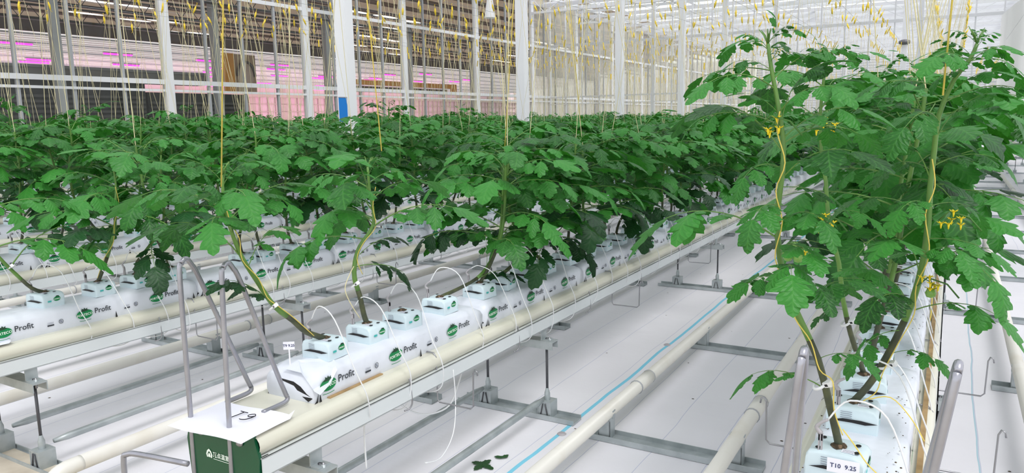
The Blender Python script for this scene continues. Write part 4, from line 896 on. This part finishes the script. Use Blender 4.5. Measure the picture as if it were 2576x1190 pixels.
def tagplate(loc, rot, w, h, s, label, stick=True, size=.012):
    t = thing('plant_label', label, 'label', loc); t.rotation_euler = rot; mb = MB(); mb.box(-w / 2, w / 2, -.0006, .0006, 0, h, 'paper')
    if stick: mb.box(-.002, .002, -.0006, .0006, -.055, 0, 'paper')
    mb.build('card', t); mb = MB(); put_text(mb, s, size, lambda u, v: (u, -.0014, v + h * .5), 'ink_blue', .0002); mb.build('handwriting', t)
tagplate((1.625, 1.805, .715), (0, 0, -.95), .036, .026, 'T9 9.25', 'small white stake label T9 9.25 in the first T9 slab')
p = atX(2120, 1192, 1.585); tagplate(p, (0, 0, -1.55), .062, .030, 'T10  9.25', 'small white label T10 9.25 on the first right-hand cube', False, .013)

# ------------------------------------------------------------------ hoops, wire hangers, S hooks
def hoop(y, xe, yo_, label, lean=0.0, tilt=0.0, drop=0.0):
    X0 = 1.335
    pts = [(X0 - .005, 0, .30), (X0, 0, .5), (X0 + .005 + lean, 0, .98), (X0 + .014 + lean, 0, 1.035), (X0 + .030 + lean, 0, 1.048), (X0 + .046 + lean, 0, 1.030), (X0 + .075 + lean, 0, .97), (xe - .02, 0, .63), (xe - .002, 0, .588), (xe - .01, yo_, .574), (xe - .05, yo_, .571), (xe - .10, yo_, .571)]
    mb = MB(); mb.tube(smooth_path([(a - X0, b_ + tilt * (c - .57) / .48, c - drop * max(0, c - .57) / .48) for a, b_, c in pts], 4), .0075, 'hoop_tube', 10); thing('wire_hoop', label, 'hoop', (X0 - .0, y, 0), data=mb.mesh('wire_hoop'))
hoop(1.925, 1.565, .0, 'bent grey tube hoop at the T9 gutter end, far left one'); hoop(1.753, 1.56, .0, 'bent grey tube hoop at the T9 gutter end, nearer right one', .01)
hoop(.246, 1.565, .0, 'bent grey tube hoop by the T10 label, left one', 0, -.042, .03); hoop(.030, 1.56, .0, 'bent grey tube hoop right of the T10 label', 0, -.062, .02)
hoop(3.50, 1.57, .0, 'bent grey tube hoop leaning at the left edge behind the T9 row')
mb = MB(); mb.tube(smooth_path([(1.44, 2.48, .02), (1.44, 2.48, .25), (1.445, 2.46, .285), (1.46, 2.40, .29), (1.5, 2.2, .285)], 4), .010, 'hoop_tube', 8); thing('bent_tube', 'low bent grey tube at the bottom edge left of the green plate', 'tube', data=mb.mesh('bent_tube'))
def hanger(k, X, s=-1, y_edge=None, depth=.19, out=.165, label=''):
    ye = s * .138
    pts = [(.0, s * .06, .004), (0, ye, .004), (0, ye + s * .012, -.012), (.002, ye + s * .012, -depth + .01), (.002, ye + s * .02, -depth), (.0, ye + s * (out), -depth), (0, ye + s * (out + .012), -depth + .012), (0, ye + s * (out + .015), -.05), (0, ye + s * (out + .022), -.035), (0, ye + s * (out + .032), -.04), (0, ye + s * (out + .034), -.055)]
    mb = MB(); mb.tube([Vector(p) for p in pts], .0030, 'wire', 6); thing('wire_hanger', label, 'wire hanger', (X, YC(k), .562), 'square wire hangers on the gutters', mb.mesh('wire_hanger'))
for i, X in enumerate((2.19, 3.90, 5.35, 7.0, 8.7)): hanger(1, X, label='%s square wire hanger on the near side of the T9 gutter' % nth_word(i))
for i, X in enumerate((2.45, 3.2, 4.6, 6.2)): hanger(0, X, label='%s square wire hanger on the near side of the right-hand gutter' % nth_word(i))
hanger(0, 2.40, 1, label='square wire hanger on the far side of the right-hand gutter, by the left hoop')
for i, X in enumerate((2.35, 3.75, 5.2)): hanger(2, X, label='%s square wire hanger on the gutter behind the T9 row' % nth_word(i))
for k in (0, 1, 2):
    mb = MB(); mb.tube(smooth_path([(.012, .01, .030), (.0, -.004, .018), (-.002, -.010, 0), (.0, -.012, -.045), (.0, -.013, -.075), (-.012, -.008, -.092), (-.03, .0, -.095)], 3), .0030, 'wire', 6); me = mb.mesh('gutter_hook')
    for i, X in enumerate((2.02, 2.80, 3.57, 4.34, 5.1, 6.0)): thing('gutter_hook', '%s bent S hook on the rail of %s' % (nth_word(i), rowname(k)), 'hook', (X + k * .13 - .13, YC(k) - .150, .502), 'S hooks on the gutter rails', me)

# ------------------------------------------------------------------ hanging loose tubes, pegs, fallen leaves
def loose(pts, fn, label, r_=.0035):
    mb = MB(); mb.tube(smooth_path([fn(a, b_) for a, b_ in pts], 5), r_, 'tube_white', 6); thing('loose_tube', label, 'tube', data=mb.mesh('loose_tube'))
loose(((1140, 1010), (1141, 1060), (1143, 1120), (1147, 1180)), lambda a, b_: atY(a - 225, b_, 1.69), 'white tube hanging straight down beside the first gutter post')
loose(((1000, 1010), (1035, 1035), (1080, 1042), (1130, 1020), (1155, 960), (1165, 915)), lambda a, b_: atY(a, b_, 1.72), 'slack white tube looping under the T9 gutter')
loose(((1140, 930), (1146, 1010), (1140, 1090), (1110, 1150), (1070, 1165)), lambda a, b_: atY(a, b_, 1.60 - max(0, b_ - 1000) * .0006), 'thin white tube dangling to the floor in front of T9', .0022)
mb = MB(); mb.lathe([(0, .006), (.014, .006), (.020, .002), (.022, 0)], 'peg_grey', 14); pg = mb.mesh('ground_peg')
for px, py, lab in ((1413, 1092, 'flat grey ground peg on the blue line, nearer one'), (1678, 868, 'flat grey ground peg on the blue line, farther one')):
    d = ray(px, py); p = CAM + d * (-H / d.z); p.z = .001; thing('ground_peg', lab, 'peg', p, data=pg)
for j, (px, py, s, lab) in enumerate(((1215, 1172, .06, 'crumpled fallen leaf on the white floor, larger one'), (1265, 1156, .045, 'dry fallen leaf sliver on the white floor beside the larger one'))):
    d = ray(px, py); p = CAM + d * (-H / d.z); p.z = .008; vs = []; fs = []; uvs = []; mb = MB()
    for a in range(4 if j == 0 else 2): leaflet(vs, fs, uvs, Vector((0, 0, 0)), Vector((math.cos(a * 1.5), math.sin(a * 1.5), .1)), Vector((0, 0, 1)), s, s * .3, 5, .3, .1, a)
    mb.add(vs, fs, 'leaf_dark', True); thing('fallen_leaf', lab, 'leaf', p, data=mb.mesh('fallen_leaf'))
mb = MB(); rr = random.Random(3)
for i in range(46):
    X = rr.uniform(2, 7); Y = rr.uniform(-.6, 4.4); s = rr.uniform(.003, .008); mb.add([(X + s * math.cos(a) * rr.uniform(.5, 1), Y + s * math.sin(a), .0015) for a in [k_ * 1.2566 for k_ in range(5)]], [(0, 1, 2, 3, 4)], 'soil')
tag(mb.build('floor_crumbs'), 'dark crumbs of dry leaf and substrate scattered on the white floor', 'crumbs', kind='stuff')
mb = MB()
for i in range(170):
    X = 1.6 + rr.random() ** 1.5 * 3; Y = YC(0) + rr.choice((-.085, .08)) + rr.uniform(-.015, .02); s = rr.uniform(.0015, .005); mb.add([(X + s * math.cos(a), Y + s * math.sin(a) * .6, .6655) for a in [k_ * 1.2566 for k_ in range(5)]], [(0, 1, 2, 3, 4)], 'soil')
tag(mb.build('slab_crumbs'), 'dark crumbs scattered on the right-hand slabs', 'crumbs', kind='stuff')
print('OBJECTS', len(bpy.data.objects), 'slabs', nslab, 'hooks', nh, 'plants', cnt)
